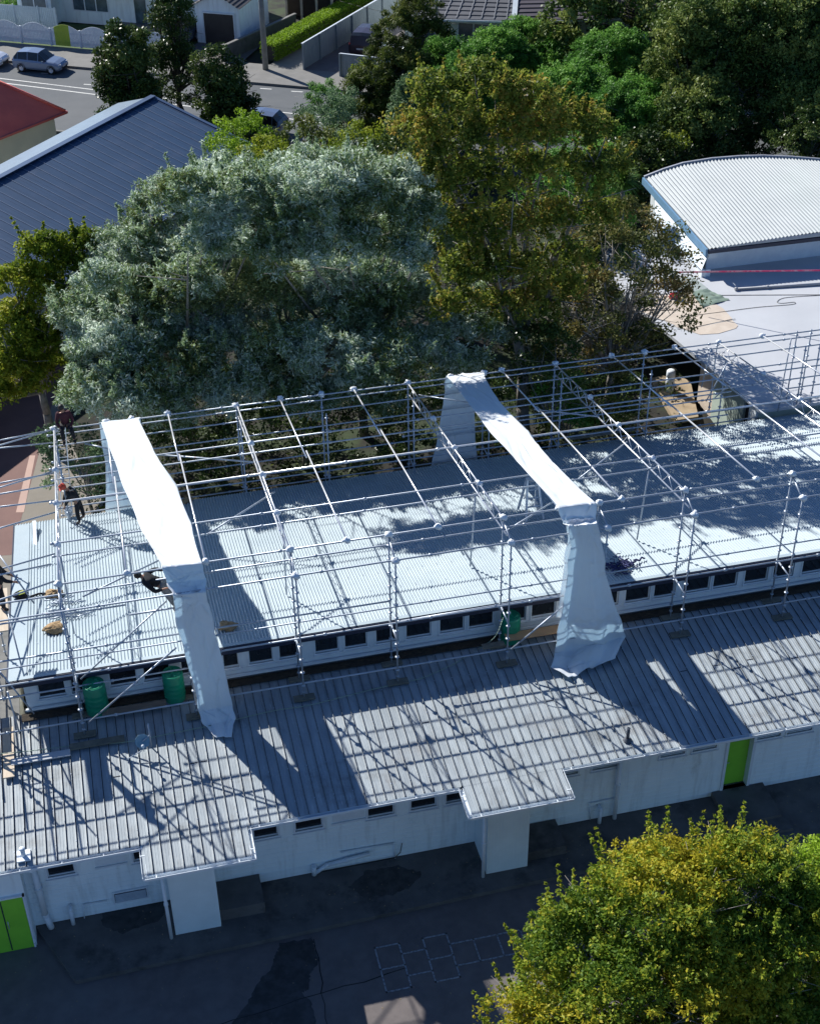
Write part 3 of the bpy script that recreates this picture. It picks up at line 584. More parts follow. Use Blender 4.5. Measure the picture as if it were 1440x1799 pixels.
hb = thing('tiled_house', 'long pale mint house with a grey tiled roof above the green treetops', 'house', (*rd(17, 12), 0))
m = MB(); rbox(m, 10.2, 17.4, 9.0, 16, -.1, 2.8); rbox(m, 17.4, 25.5, 11.2, 17, -.1, 2.8); m.build('wall', mint, hb)
tile_roof(hb, (rd3(9.6, 7.2, 2.75), rd3(17.4, 8.4, 2.75)), (rd3(10.6, 14, 5.2), rd3(16.4, 14, 5.2)), greytile)
tile_roof(hb, (rd3(17.5, 8.3, 2.75), rd3(26.5, 11.6, 2.75)), (rd3(16.5, 14, 5.2), rd3(27.5, 16, 5.2)), M('plum_grey_tile', (.085, .075, .095), (.07, .06, .08), 1.2, .7))
m = MB()
for i in range(9): a0 = Vector(rd3(10.1+i*.85, 7.35+i*.13, 2.86)); b0 = Vector(rd3(10.9+i*.66, 14, 5.28)); m.obox((a0+b0)/2, b0-a0, (b0-a0).length, .05, .03)
m.build('roof_batten', M('pale_roof_seam', (.3, .31, .33), (.26, .27, .29), 3, .6), hb)
m = MB(); a0 = Vector(rd3(17.45, 8.3, 2.8)); b0 = Vector(rd3(16.45, 14, 5.3)); m.obox((a0+b0)/2, b0-a0, (b0-a0).length, .35, .1)
a0 = Vector(rd3(9.6, 7.15, 2.7)); b0 = Vector(rd3(17.4, 8.35, 2.7)); m.obox((a0+b0)/2, b0-a0, (b0-a0).length, .12, .12)
a0 = Vector(rd3(17.5, 8.25, 2.7)); b0 = Vector(rd3(26.5, 11.55, 2.7)); m.obox((a0+b0)/2, b0-a0, (b0-a0).length, .12, .12); m.build('barge_board', trim_white, hb)
rwin(hb, 13.4, 16.6, 9.0, .9, 2.2, 2); rwin(hb, 11, 12.4, 9.0, .9, 2.2, 1); rwin(hb, 18.8, 21.4, 11.2, .9, 2.2, 2); rwin(hb, 22.2, 24.0, 11.2, .2, 2.1, 1)
hc = thing('white_garden_shed', 'white walled house end beyond the parked dark wagon', 'building', (*rd(9.5, 17), 0))
m = MB(); rbox(m, 8.6, 10.6, 12, 20, -.1, 3.2); m.add([rd3(8.4, 11.8, 3.2), rd3(10.8, 11.8, 3.2), rd3(10.8, 20.2, 3.2), rd3(8.4, 20.2, 3.2), rd3(9.6, 11.8, 4.0), rd3(9.6, 20.2, 4.0)], [(0, 1, 4), (0, 4, 5, 3), (1, 2, 5, 4)]); m.build('wall', white_wall, hc)
hd = thing('brown_house', 'low brown building in deep shade beyond the concrete wall at the top edge', 'building', (*rd(0, 20), 0))
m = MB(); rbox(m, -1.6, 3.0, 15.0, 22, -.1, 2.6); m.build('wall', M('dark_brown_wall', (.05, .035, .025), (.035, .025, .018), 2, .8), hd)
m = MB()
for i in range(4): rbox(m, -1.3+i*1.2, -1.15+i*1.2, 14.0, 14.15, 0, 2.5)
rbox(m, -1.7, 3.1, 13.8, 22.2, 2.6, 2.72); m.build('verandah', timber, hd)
# ------------------------------------------------------------------ fences, hedge, poles
ff = thing('scalloped_fence', 'pale scalloped picket fence along the street with one yellow green gate panel', 'fence', (*rd(-15, 3.75), 0))
m = MB(); m2 = MB(); m4 = MB(); a = -32.
while a < -6.2:
    t = ((a+32) % 2.35)/2.35; top = 1.15+.42*math.sin(math.pi*t)
    if -15.15 < a < -14.0: mm = m2
    elif a >= -14.0: mm = m4
    else: mm = m
    rbox(mm, a, a+.1, 3.72, 3.75, .05, top)
    if t < .05: m3 = MB(); rbox(m3, a-.06, a+.06, 3.68, 3.8, 0, 1.25); m3.build('post', pale_fence, ff)
    a += .118
m.build('picket_panel', pale_fence, ff); m4.build('picket_panel', pale_fence, ff); m2.build('gate', M('yellow_green_paint', (.34, .44, .05), (.3, .4, .04), 2, .6), ff)
m = MB(); rbox(m, -32, -6.2, 3.76, 3.8, .3, .4); rbox(m, -32, -6.2, 3.76, 3.8, .95, 1.05); m.build('rail', pale_fence, ff)
gf0 = thing('side_fence', 'pale vertical board fence beside the white house', 'fence', (*rd(-19, 7), 0))
m = MB(); m2 = MB(); a = -22.
while a < -16.6: rbox(m, a, a+.13, 6.8, 6.83, 0, 1.7); a += .15
m.build('picket_panel', pale_fence, gf0)
for a in (-22, -20, -18, -16.6): m2 = MB(); rbox(m2, a, a+.1, 6.72, 6.79, 0, 1.8); m2.build('post', pale_fence, gf0)
cw_ = thing('concrete_block_wall', 'stained low concrete wall between garage drive and hedge', 'wall', (*rd(-1, 8), 0))
m = MB(); d = Vector((*rd(.3, 11.7), 0))-Vector((*rd(-2.0, 3.5), 0)); c = (Vector((*rd(.3, 11.7), 0))+Vector((*rd(-2.0, 3.5), 0)))/2; m.obox(c+Vector((0, 0, .5)), d, d.length, .15, 1.1); m.build('panel', darkconc, cw_)
m = MB(); m.obox(c+Vector((0, 0, 1.09)), d, d.length+.1, .24, .08); m.obox(Vector((*rd(-2.0, 3.5), .55)), d, .25, .3, 1.3); m.build('coping', concrete, cw_)
def board_fence(name, label, p, q, h, n=1):
    t = thing(name, label, 'fence', ((p[0]+q[0])/2, (p[1]+q[1])/2, 0)); m = MB(); P = Vector((*p, 0)); Q = Vector((*q, 0)); d = (Q-P); L = d.length; d.normalize(); k = int(L/.16); s = Vector((d.y, -d.x, 0))
    for i in range(k): m.obox(P+d*(i*.16+.08)+Vector((0, 0, h/2))+s*(.006*(i % 2)), d, .15, .025, h)
    m.build('board', greyclad, t)
    k = int(L/2.4)
    for i in range(k+1): m = MB(); m.obox(P+d*min(L-.05, i*2.4)+Vector((0, 0, h/2))+s*.07, d, .11, .11, h+.06); m.build('post', greyclad, t)
    m = MB(); m.obox((P+Q)/2+Vector((0, 0, h+.03)), d, L, .12, .04); m.build('cap_rail', pale_fence, t); return t
board_fence('timber_fence', 'long grey timber board fence beside the clipped hedge', rd(3.87, 3.2), rd(6.5, 18), 1.75)
board_fence('timber_fence', 'short grey board fence panel on the street corner below the parked wagon', rd(6.78, 2.6), rd(9.8, 2.35), 1.5)
def pole(name, label, a, b, h, r, wires=True):
    t = thing(name, label, 'power pole', (*rd(a, b), 0)); m = MB(); p = Vector(rd3(a, b, 0)); m.tube(p, p+Vector((0, 0, h)), r, 12, r*.75); m.build('pole_shaft', M('weathered_concrete_pole', (.26, .27, .27), (.2, .21, .21), 3, .8), t)
    m = MB(); m.obox(p+Vector((0, 0, h-.6)), Vector((*e1, 0)), 2.2, .1, .12)
    for s in (-1, -.4, .4, 1): m.lathe(p+Vector((*(e1*s), h-.54)), [(.05, 0), (.07, .08), (.03, .16)], 8)
    m.build('cross_arm', darkbark, t); return t
pole('power_pole', 'tall grey power pole on the footpath in front of the garage', 1.35, 2.6, 9.5, .2)
pole('power_pole', 'slim dark power pole in front of the grey tiled roof', 12.6, 6.0, 9.5, .12)
def wire(label, p, q, sag):
    m = MB(); P = Vector(p); Q = Vector(q); pts = [P+(Q-P)*t+Vector((0, 0, -4*sag*t*(1-t))) for t in [i/24 for i in range(25)]]; m.path(pts, .012, 4); o = m.build('overhead_wire', rubber); tag(o, label, 'overhead wire')
wire('overhead wire crossing above the parked cars at the top left', rd3(-60, 2.0, 8.2), rd3(1.35, 2.6, 8.95), .9)
wire('overhead wire running from the tall pole to the slim dark pole', rd3(1.35, 2.7, 8.95), rd3(12.6, 6.0, 8.9), .5)
wire('low service wire from the tall pole across the street', rd3(1.35, 2.5, 6.5), rd3(16, -1, 5.2), .5)
# ------------------------------------------------------------------ foliage tools
def leaves(name, clumps, leaf, mat, parent, per=150, v0=0., vr=.3, flat=.6, droop=0., seed=1):
    """many small leaf faces in clumps; clumps = array (x, y, z, radius, tint)"""
    rg = np.random.default_rng(seed); C = np.array(clumps, float); n = len(C)*per
    ci = np.repeat(np.arange(len(C)), per); d = rg.normal(size=(n, 3)); d /= np.linalg.norm(d, axis=1, keepdims=True)
    rr = rg.random(n)**.45; pos = C[ci, :3]+d*(C[ci, 3]*rr)[:, None]*np.array([1, 1, .75]); pos[:, 2] -= droop*rr*C[ci, 3]*.6
    ax = rg.normal(size=(n, 3))+d*.9; ax[:, 2] -= droop; ax /= np.linalg.norm(ax, axis=1, keepdims=True)
    nm = d*.5+rg.normal(size=(n, 3))*flat+np.array([0, 0, .5]); nm -= (nm*ax).sum(1, keepdims=True)*ax; nm /= np.linalg.norm(nm, axis=1, keepdims=True)
    sd = np.cross(nm, ax); ln = leaf[0]*rg.uniform(.5, 1.5, n)[:, None]; wd = leaf[1]*rg.uniform(.7, 1.2, n)[:, None]
    b = np.array(BASE[parent.name]) if parent is not None else np.zeros(3)
    V = np.empty((n, 4, 3)); V[:, 0] = pos-ax*ln/2; V[:, 1] = pos+sd*wd/2+nm*wd*.12; V[:, 2] = pos+ax*ln/2; V[:, 3] = pos-sd*wd/2+nm*wd*.12
    V = (V.reshape(-1, 3)-b).astype(np.float32)
    me = bpy.data.meshes.new(name); me.vertices.add(n*4); me.vertices.foreach_set('co', V.ravel()); me.loops.add(n*4); me.loops.foreach_set('vertex_index', np.arange(n*4, dtype=np.int32))
    me.polygons.add(n); me.polygons.foreach_set('loop_start', np.arange(0, n*4, 4, dtype=np.int32)); me.polygons.foreach_set('loop_total', np.full(n, 4, dtype=np.int32)); me.update(calc_edges=True)
    at = me.attributes.new('v', 'FLOAT', 'FACE'); vv = np.clip(v0+C[ci, 4]+rg.normal(size=n)*vr*.5, 0, 1).astype(np.float32); at.data.foreach_set('value', vv)
    me.materials.append(mat); o = bpy.data.objects.new(name, me); put(o, parent); return o
def sublobes(ls, r=(.8, 1.3), seed=1, k=1.0):
    """break each big lobe into overlapping lumps, so the crown has bulges and dark gaps"""
    rg = np.random.default_rng(seed+500); out = []
    for cx, cy, cz, rx, ry, rz in ls:
        n = int(k*5.5*(rx*ry*rz)**(2/3)/((r[0]+r[1])/2)**2)+3
        for _ in range(n):
            d = rg.normal(size=3); d /= np.linalg.norm(d)
            if d[2] < -.4: d[2] *= -1
            q = rg.uniform(*r); s = rg.uniform(.72, 1.0); out.append((cx+d[0]*max(.2, rx-q*.6)*s, cy+d[1]*max(.2, ry-q*.6)*s, cz+d[2]*max(.2, rz-q*.6)*s, q, q, q*.85))
    return out
def lobes(ls, dens=1.0, cr=(.45, .8), seed=1, tint=.5, tv=.25, shell=.62, gap=.0):
    """clump centres through the volume of several ellipsoid lobes, most of them towards the outside"""
    rg = np.random.default_rng(seed); out = []
    for cx, cy, cz, rx, ry, rz in ls:
        k = int(dens*(rx*ry*rz)**(2/3)*9)
        for _ in range(k):
            d = rg.normal(size=3); d /= np.linalg.norm(d)
            if d[2] < -.55: d[2] *= -.6
            r = shell+(1.04-shell)*rg.random()**.7
            p = np.array([cx, cy, cz])+d*r*np.array([rx, ry, rz]); c = rg.uniform(*cr)
            q = np.sin(p*1.9+seed).sum()
            if gap and q > 3-gap*6: continue
            out.append((*p, c, tint-.5+tv*(.5*math.sin(p[0]*1.3+seed)+.5*math.sin(p[1]*1.1+p[2]*1.7+seed*2))*.8+rg.normal()*tv*.35))
    return out
def sprigs(ls, n, mat, leaf, parent, seed, L=(.3, .8), per=14):
    """thin shoots that stand out of the crown's outline"""
    rg = np.random.default_rng(seed+900); cl = []
    for i in range(n):
        l = ls[rg.integers(len(ls))]; d = rg.normal(size=3); d[2] = abs(d[2])*.9+.1; d /= np.linalg.norm(d); p = np.array(l[:3])+d*np.array(l[3:6]); q = d*.6+np.array([0, 0, .7]); q /= np.linalg.norm(q); s = rg.uniform(*L)
        for k in np.linspace(0, 1, 5): cl.append((*(p+q*s*k), .13*(1.15-k), .1*rg.normal()+.08))
    leaves('shoot', cl, leaf, mat, parent, per=per, v0=.5, vr=.4, seed=seed+3)
def limbs(base, ls, parent, mat, r0=.22, n=26, seed=3, name='trunk', twig=3):
    rg = random.Random(seed); m = MB(); b = Vector(base); c0 = Vector(np.mean([l[:3] for l in ls], axis=0)); fork = b+(c0-b)*.35; fork.z = b.z+(c0.z-b.z)*.45
    p = b
    for i in range(3):
        q = b+(fork-b)*((i+1)/3)+Vector((rg.uniform(-.12, .12), rg.uniform(-.12, .12), 0)); m.tube(p, q, r0*(1-i*.12), 9, r0*(1-(i+1)*.12)); p = q
    for i in range(n):
        l = ls[i % len(ls)]; d = Vector((rg.gauss(0, 1), rg.gauss(0, 1), rg.uniform(-.1, 1.2))).normalized(); t = Vector(l[:3])+Vector((d.x*l[3], d.y*l[4], d.z*l[5]))*rg.uniform(.6, .92)
        mid = p.lerp(t, .45)+Vector((rg.uniform(-.4, .4), rg.uniform(-.4, .4), rg.uniform(-.1, .5))); rr = r0*rg.uniform(.25, .5)
        m.tube(p, mid, rr, 7, rr*.6, cap=False); m.tube(mid, t, rr*.6, 6, rr*.15)
        for k in range(twig):
            s = mid.lerp(t, rg.uniform(.2, .8)); e = s+Vector((rg.gauss(0, .7), rg.gauss(0, .7), rg.uniform(-.1, .9))); m.tube(s, e, rr*.28, 5, rr*.08)
    return m.build(name, mat, parent)
def tree(name, label, ls, mat, leaf, base=None, per=150, dens=1., cr=(.45, .8), seed=1, bmat=None, r0=.22, nb=26, cat='tree', tint=.5, tv=.3, vr=.3, group=None, droop=0., gap=0., shell=.62, twig=3, crown='crown', lump=None, lk=1., tip=0.):
    c = np.mean([l[:3] for l in ls], axis=0); base = base or (c[0], c[1], -.15)
    t = thing(name, label, cat, base, group)
    limbs(base, ls, t, bmat or bark, r0, nb, seed, twig=twig)
    if tip: sprigs(ls, int(tip), mat, leaf, t, seed)
    if lump: ls = sublobes(ls, lump, seed, lk)
    leaves(crown, lobes(ls, dens, cr, seed, tint, tv, shell, gap), leaf, mat, t, per=per, v0=.5, vr=vr, droop=droop, seed=seed)
    return t
L_euc = leafmat('blue_gum_leaves', [(.12, .14, .04), (.16, .24, .07), (.24, .34, .16), (.36, .47, .32), (.68, .77, .66)], .5, .5)
L_eucb = leafmat('young_gum_leaves', [(.10, .13, .04), (.17, .22, .08), (.24, .29, .14), (.30, .38, .24)], .35)
L_yel = leafmat('yellow_green_leaves', [(.08, .13, .012), (.18, .25, .02), (.30, .35, .03), (.38, .37, .04)], .4)
L_olive = leafmat('olive_brown_leaves', [(.08, .12, .02), (.16, .22, .03), (.27, .32, .05), (.36, .33, .06), (.42, .28, .06)], .45)
L_brown = leafmat('bronze_leaves', [(.06, .08, .02), (.12, .14, .035), (.17, .16, .045), (.24, .16, .05)], .3)
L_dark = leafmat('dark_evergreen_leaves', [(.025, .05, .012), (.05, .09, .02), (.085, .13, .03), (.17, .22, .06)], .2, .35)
L_green = leafmat('fresh_green_leaves', [(.055, .15, .03), (.10, .25, .04), (.16, .34, .06), (.23, .42, .08)], .35)
L_bright = leafmat('lime_green_leaves', [(.10, .20, .015), (.19, .32, .02), (.28, .43, .03), (.36, .50, .05)], .4)
L_poh = leafmat('dull_evergreen_leaves', [(.04, .08, .018), (.085, .14, .03), (.16, .22, .05), (.26, .31, .08)], .25, .5)
L_fg = leafmat('autumn_turning_leaves', [(.09, .17, .02), (.18, .27, .03), (.27, .35, .035), (.36, .40, .04), (.46, .40, .03)], .4)
L_sage = leafmat('sage_green_leaves', [(.06, .12, .055), (.12, .20, .09), (.18, .28, .14), (.27, .37, .21)], .3)
L_wil = leafmat('olive_green_leaves', [(.035, .06, .012), (.085, .12, .02), (.14, .17, .035), (.20, .22, .05)], .3)
# hedge
hd_ = thing('clipped_hedge', 'long clipped bright green hedge beside the driveway', 'hedge', (*rd(2.7, 12), 0))
cl = []
P0 = np.array(rd(1.05, 4.2)); P1 = np.array(rd(4.6, 21)); dd = (P1-P0)/np.linalg.norm(P1-P0); ss = np.array([dd[1], -dd[0]]); LL = np.linalg.norm(P1-P0)
for i in range(int(LL/.22)):
    for s in np.arange(-.5, .51, .25):
        for z in (.25, .6, .95, 1.25):
            if abs(s) < .45 and z < 1.2: continue
            p = P0+dd*i*.22+ss*s; cl.append((p[0], p[1], z, .24, .05 if z > 1.2 else -.15))
leaves('foliage', cl, (.1, .07), L_bright, hd_, per=46, v0=.5, vr=.3, seed=5)
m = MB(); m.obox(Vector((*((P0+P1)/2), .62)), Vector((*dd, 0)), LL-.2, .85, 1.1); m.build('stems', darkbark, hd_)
# ------------------------------------------------------------------ trees
def boughs(L, Y0, Y1, sc=1/45., z=.85):
    """boughs of a big crown: (x, y, radius) as surveyed, the lower ones standing nearer"""
    ys = [b[1] for b in L]; a, c = min(ys), max(ys); out = []
    for x, y, r in L: Y = Y1+(Y0-Y1)*(y-a)/(c-a); p = gy(x, y, Y); out.append((p[0], p[1], p[2], r*sc, r*sc, r*sc*z))
    return out
GA = boughs([(300, 375, 78), (385, 335, 70), (455, 355, 66), (225, 440, 62), (310, 460, 66), (235, 535, 82), (330, 545, 74), (400, 480, 60), (190, 625, 76), (290, 640, 84), (385, 620, 66), (160, 700, 50), (250, 705, 58), (140, 560, 52), (420, 560, 56)], 47.4, 56, 1/41.)
GB = boughs([(545, 315, 66), (625, 330, 70), (710, 360, 62), (500, 410, 66), (580, 420, 74), (665, 440, 78), (740, 430, 50), (530, 520, 66), (610, 530, 84), (700, 540, 78), (500, 610, 56), (575, 630, 70), (665, 640, 76), (745, 620, 48), (855, 505, 56), (885, 575, 46), (820, 580, 48), (810, 640, 42), (470, 480, 52)], 47.2, 56, 1/41.)
GA += boughs([(330, 350, 56), (400, 380, 54), (440, 330, 50), (360, 430, 46)], 48.2, 49.2)+boughs([(300, 730, 46), (370, 695, 52), (440, 690, 48), (180, 500, 46), (330, 490, 54), (410, 440, 50)], 47.3, 50.5)
GB += boughs([(520, 330, 60), (600, 320, 62), (560, 385, 58), (650, 370, 60), (700, 320, 52), (500, 395, 52), (730, 385, 46), (540, 440, 50), (630, 430, 50), (700, 450, 46), (470, 450, 44)], 47.6, 48.8)+boughs([(515, 700, 50), (590, 705, 48), (660, 700, 44), (460, 640, 46), (560, 480, 50), (640, 490, 52), (700, 500, 48)], 47.2, 50)
tree('blue_gum_tree', 'silvery blue gum tree standing nearest the blue roof', GA, L_euc, (.20, .055), base=(2.6, 51.2, -.15), per=60, dens=1.5, cr=(.2, .42), seed=2, tip=150, droop=.05, tint=.66, tv=.5, vr=.65, nb=26, twig=2, lump=(.35, .75), lk=.9, shell=.6)
tree('blue_gum_tree', 'broad silvery blue gum tree in the centre behind the scaffold', GB, L_euc, (.20, .055), base=(10, 51.5, -.15), per=60, dens=1.5, cr=(.2, .42), seed=4, tip=190, droop=.05, tint=.66, tv=.5, vr=.65, nb=30, twig=2, lump=(.35, .75), lk=.9, shell=.6)
tree('young_gum_tree', 'brownish green tree mixed among the silvery gums', [(6.0, 50.2, 8.0, 1.6, 1.5, 1.5), (3.6, 50.4, 7.6, 1.3, 1.3, 1.3), (11.2, 50.6, 7.5, 1.2, 1.2, 1.2), (6.2, 48.4, 5.4, 1.5, 1.2, 1.4), (9.2, 49, 6.6, 1, 1, 1)], L_eucb, (.16, .06), per=50, dens=1.3, cr=(.22, .4), seed=9, droop=.2, nb=30, lump=(.6, 1.0))
tree('yellow_green_tree', 'yellow green leafy tree at the left edge in front of the blue roof', boughs([(75, 440, 44), (130, 470, 40), (40, 500, 46), (95, 530, 50), (20, 570, 48), (75, 600, 46), (20, 640, 50), (80, 655, 40), (10, 690, 36), (140, 430, 26)], 52, 54, 1/43.), L_yel, (.15, .10), base=(-3, 53.5, -.15), per=50, dens=1.35, cr=(.2, .38), seed=6, tint=.4, tv=.5, lump=(.35, .7), tip=50)
tree('olive_tree', 'tall tree with olive and rust coloured leaves behind the gums', boughs([(770, 180, 62), (845, 150, 58), (915, 175, 60), (725, 240, 52), (800, 250, 66), (880, 250, 66), (960, 215, 56), (1030, 235, 50), (760, 320, 58), (850, 330, 66), (935, 310, 62), (1010, 310, 58), (1065, 290, 38), (800, 400, 54), (880, 410, 60), (960, 390, 56), (1040, 385, 46), (850, 470, 46), (920, 480, 50), (800, 480, 44), (790, 540, 40), (860, 545, 46), (930, 545, 48), (1000, 460, 46), (985, 520, 44)], 48.2, 49.8), L_olive, (.15, .10), per=36, dens=1.0, cr=(.2, .42), base=(16.5, 49.6, -.15), seed=12, tv=.42, vr=.45, tint=.36, r0=.3, lump=(.35, .75), lk=.85, tip=200, nb=26, twig=5, gap=.12)
tree('bronze_leaved_tree', 'dark bronze leaved tree with bare grey branches left of the flat white roof', [(21.0, 51, 6.7, 2.6, 2.6, 2.6), (18.4, 50.2, 5.3, 2.7, 2.3, 2.2), (22.4, 50.3, 5.0, 1.7, 1.6, 1.7), (19.5, 49.4, 3.6, 3.0, 1.6, 1.6)], L_brown, (.14, .10), per=95, dens=1.25, cr=(.3, .62), seed=15, tv=.45, nb=70, twig=5, gap=.2)
tree('round_dark_tree', 'dark glossy tree, left one of the three behind the blue roof ridge', [(3.4, 86.5, 4.7, 1.75, 1.8, 3.0), (3.4, 86.5, 2.9, 1.85, 1.8, 2.6), (3.4, 86.5, 4, 1.1, 1.1, 2.4)], L_dark, (.20, .12), per=120, dens=2.1, cr=(.35, .6), seed=21, tv=.4, bmat=darkbark)
tree('round_dark_tree', 'tallest dark tree, middle one of the three behind the blue roof ridge', [(6.25, 89, 6.2, 1.25, 1.3, 3.4), (6.3, 89, 3.2, 1.5, 1.5, 3.2), (6.9, 89.5, 7.2, .9, .9, 2.2)], L_dark, (.16, .09), per=120, dens=2.2, cr=(.35, .6), seed=22, tv=.4, bmat=darkbark)
tree('round_dark_tree', 'dark glossy tree, right one of the three, below the garage', [(8.5, 84.5, 3.9, 1.55, 1.6, 2.8), (8.9, 84, 2.2, 1.8, 1.7, 2.3), (8.7, 84, 3.2, 1.1, 1.1, 2.4)], L_dark, (.20, .12), per=120, dens=2.1, cr=(.35, .6), seed=23, tv=.4, bmat=darkbark)
def shrub(label, px, Y, r, mat, leaf=(.14, .08), per=90, seed=1, name='garden_shrub', sq=1., dens=1.6):
    p = gy(*px, Y); z = max(p[2], r*.5); return tree(name, label, [(p[0], p[1], z, r, r, r*sq), (p[0]+r*.5, p[1]-.3, z*.7, r*.75, r*.75, r*.7)], mat, leaf, per=per, dens=dens, cr=(.25, .5), seed=seed, r0=.08, nb=12, cat='shrub', tv=.35)
shrub('bright lime shrub at the foot of the right dark tree', (425, 262), 68, 1.9, L_bright, seed=31)
shrub('glossy mid green shrub right of the lime shrub', (520, 262), 67, 1.8, L_wil, seed=32)
shrub('low olive shrub behind the tall rust leaved tree', (640, 290), 64, 2.2, L_yel, seed=33)
shrub('round sage green shrub beside the street', (585, 215), 76, 1.9, L_sage, seed=34)
shrub('spiky bright green bush above the sage shrub', (575, 175), 84, 1.2, L_green, (.35, .05), seed=35)
shrub('small golden yellow bush by the corner fence panel', (642, 128), 90, .9, L_yel, seed=36)
shrub('bright green shrub behind the pale gum branches', (470, 285), 63, 1.4, L_yel, seed=37)
shrub('dark shrub filling behind the central gums', (700, 300), 62, 2.4, L_dark, seed=38)
shrub('green shrub behind the rust leaved tree', (1000, 330), 64, 2.6, L_green, seed=39)
shrub('yellow columnar bush between the dark trees', (1185, 262), 70, .8, L_yel, seed=40, sq=1.6)
shrub('low green bush beside the vaulted roof', (1225, 250), 72, 1.3, L_green, seed=41)
shrub('dark bush behind the right end of the vaulted roof', (1410, 245), 68, 2.0, L_dark, seed=42)
shrub('green shrub low behind the rear scaffold', (985, 700), 47.5, 1.1, L_green, seed=43)
shrub('small green shrub under the bronze leaved tree', (1070, 735), 47.3, .9, L_wil, seed=44)
shrub('grey green shrub at the end of the upper roof', (130, 800), 48.5, 1.5, L_sage, seed=45)
shrub('green bush at the top left corner behind the fence', (10, 38), 116, 1.6, L_green, seed=46)
shrub('olive bush by the flat roof edge in the dark court', (960, 620), 47.5, 1.3, L_dark, seed=47)
shrub('pale olive tree top in front of the tiled roof', (1080, 30), 96, 2.2, L_wil, seed=48)
# dark pine, upright
pn = boughs([(735, 25, 40), (700, 55, 40), (760, 60, 30), (690, 105, 48), (725, 120, 40), (650, 150, 46), (700, 170, 50), (645, 200, 50), (690, 230, 50), (630, 240, 40), (740, 200, 38)], 82, 87, 1/27.5)
tree('feathery_conifer', 'dark upright feathery conifer left of the tiled house', pn, L_wil, (.26, .06), base=(18, 84.5, -.15), per=110, dens=2.4, cr=(.25, .45), tint=.35, seed=51, tv=.35, bmat=darkbark)
for i, (px, Y, r, lab, mt) in enumerate([((775, 105), 88, 2.0, 'bluish green bushy tree in front of the mint house, leftmost', L_green), ((870, 95), 90, 2.2, 'bushy green tree below the dark slim pole', L_green), ((925, 60), 94, 1.7, 'mid green tree in front of the mint house windows', L_green), ((985, 85), 92, 1.8, 'soft green tree left of the lush dome', L_green), ((820, 150), 82, 2.2, 'green tree just behind the tall rust leaved crown', L_green), ((1075, 115), 86, 3.0, 'lush fresh green dome shaped tree', L_green), ((1010, 170), 80, 2.6, 'lush green tree below the dome shaped one', L_green), ((1110, 200), 76, 2.6, 'deep green tree above the flax head', L_green), ((740, 170), 80, 1.8, 'blue green conifer behind the rust leaved crown', L_sage)]):
    p = gy(*px, Y); z = max(p[2]-.3, 1.6); tree('bushy_green_tree', lab, [(p[0], p[1], z, r, r, r*.95), (p[0]+r*.6, p[1]-r*.3, z*.75, r*.75, r*.7, r*.7), (p[0]-r*.5, p[1]-r*.4, z*.65, r*.7, r*.7, r*.7)], mt, (.17, .09), lump=(.6, 1.0), lk=1.2, per=55, dens=1.3, cr=(.22, .42), seed=60+i, tv=.45, r0=.14, nb=16)
tree('spreading_evergreen', 'huge dull green evergreen filling the top right corner', [(38.5, 75, 6.4, 3.8, 4, 4.4), (43, 75, 6.5, 4.0, 4, 4.6), (40.5, 71.5, 4.4, 4.2, 3, 3.0), (40, 79, 8.2, 4, 3.5, 3.0), (45.5, 72, 5, 3.5, 3, 4)], L_poh, (.20, .12), lump=(1.0, 1.6), lk=1.2, per=60, dens=1.4, cr=(.3, .55), seed=71, tv=.6, bmat=darkbark, r0=.4, nb=50)
tree('spreading_evergreen', 'tall dull green evergreen left of the huge corner one', [(34.6, 75.5, 6.2, 2.8, 3, 3.6), (33.6, 72.5, 3.8, 2.4, 2.4, 2.4), (36, 79, 7.6, 2.8, 2.6, 2.4)], L_poh, (.20, .12), lump=(.9, 1.4), lk=1.2, per=60, dens=1.4, cr=(.3, .5), seed=72, tv=.6, bmat=darkbark, r0=.3, nb=36)
tree('spreading_evergreen', 'dark background evergreen far behind the top right trees', [(36, 92, 4, 6, 4, 4), (46, 90, 5, 7, 4, 5)], L_poh, (.3, .2), per=90, dens=.9, cr=(.5, .9), seed=73, tv=.5, bmat=darkbark, r0=.3)
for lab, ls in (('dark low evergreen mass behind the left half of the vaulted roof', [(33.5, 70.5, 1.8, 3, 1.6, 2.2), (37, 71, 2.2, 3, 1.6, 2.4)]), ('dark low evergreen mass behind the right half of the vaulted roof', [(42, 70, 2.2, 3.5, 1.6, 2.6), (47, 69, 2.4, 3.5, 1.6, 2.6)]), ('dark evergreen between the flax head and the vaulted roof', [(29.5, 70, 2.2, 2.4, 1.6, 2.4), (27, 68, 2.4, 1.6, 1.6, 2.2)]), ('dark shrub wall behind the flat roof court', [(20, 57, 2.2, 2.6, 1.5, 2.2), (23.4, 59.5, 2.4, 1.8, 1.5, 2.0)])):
    tree('evergreen_mass', lab, ls, L_dark, (.2, .12), per=110, dens=1.7, cr=(.4, .7), seed=int(ls[0][0]), tv=.4, bmat=darkbark, r0=.15, nb=14)
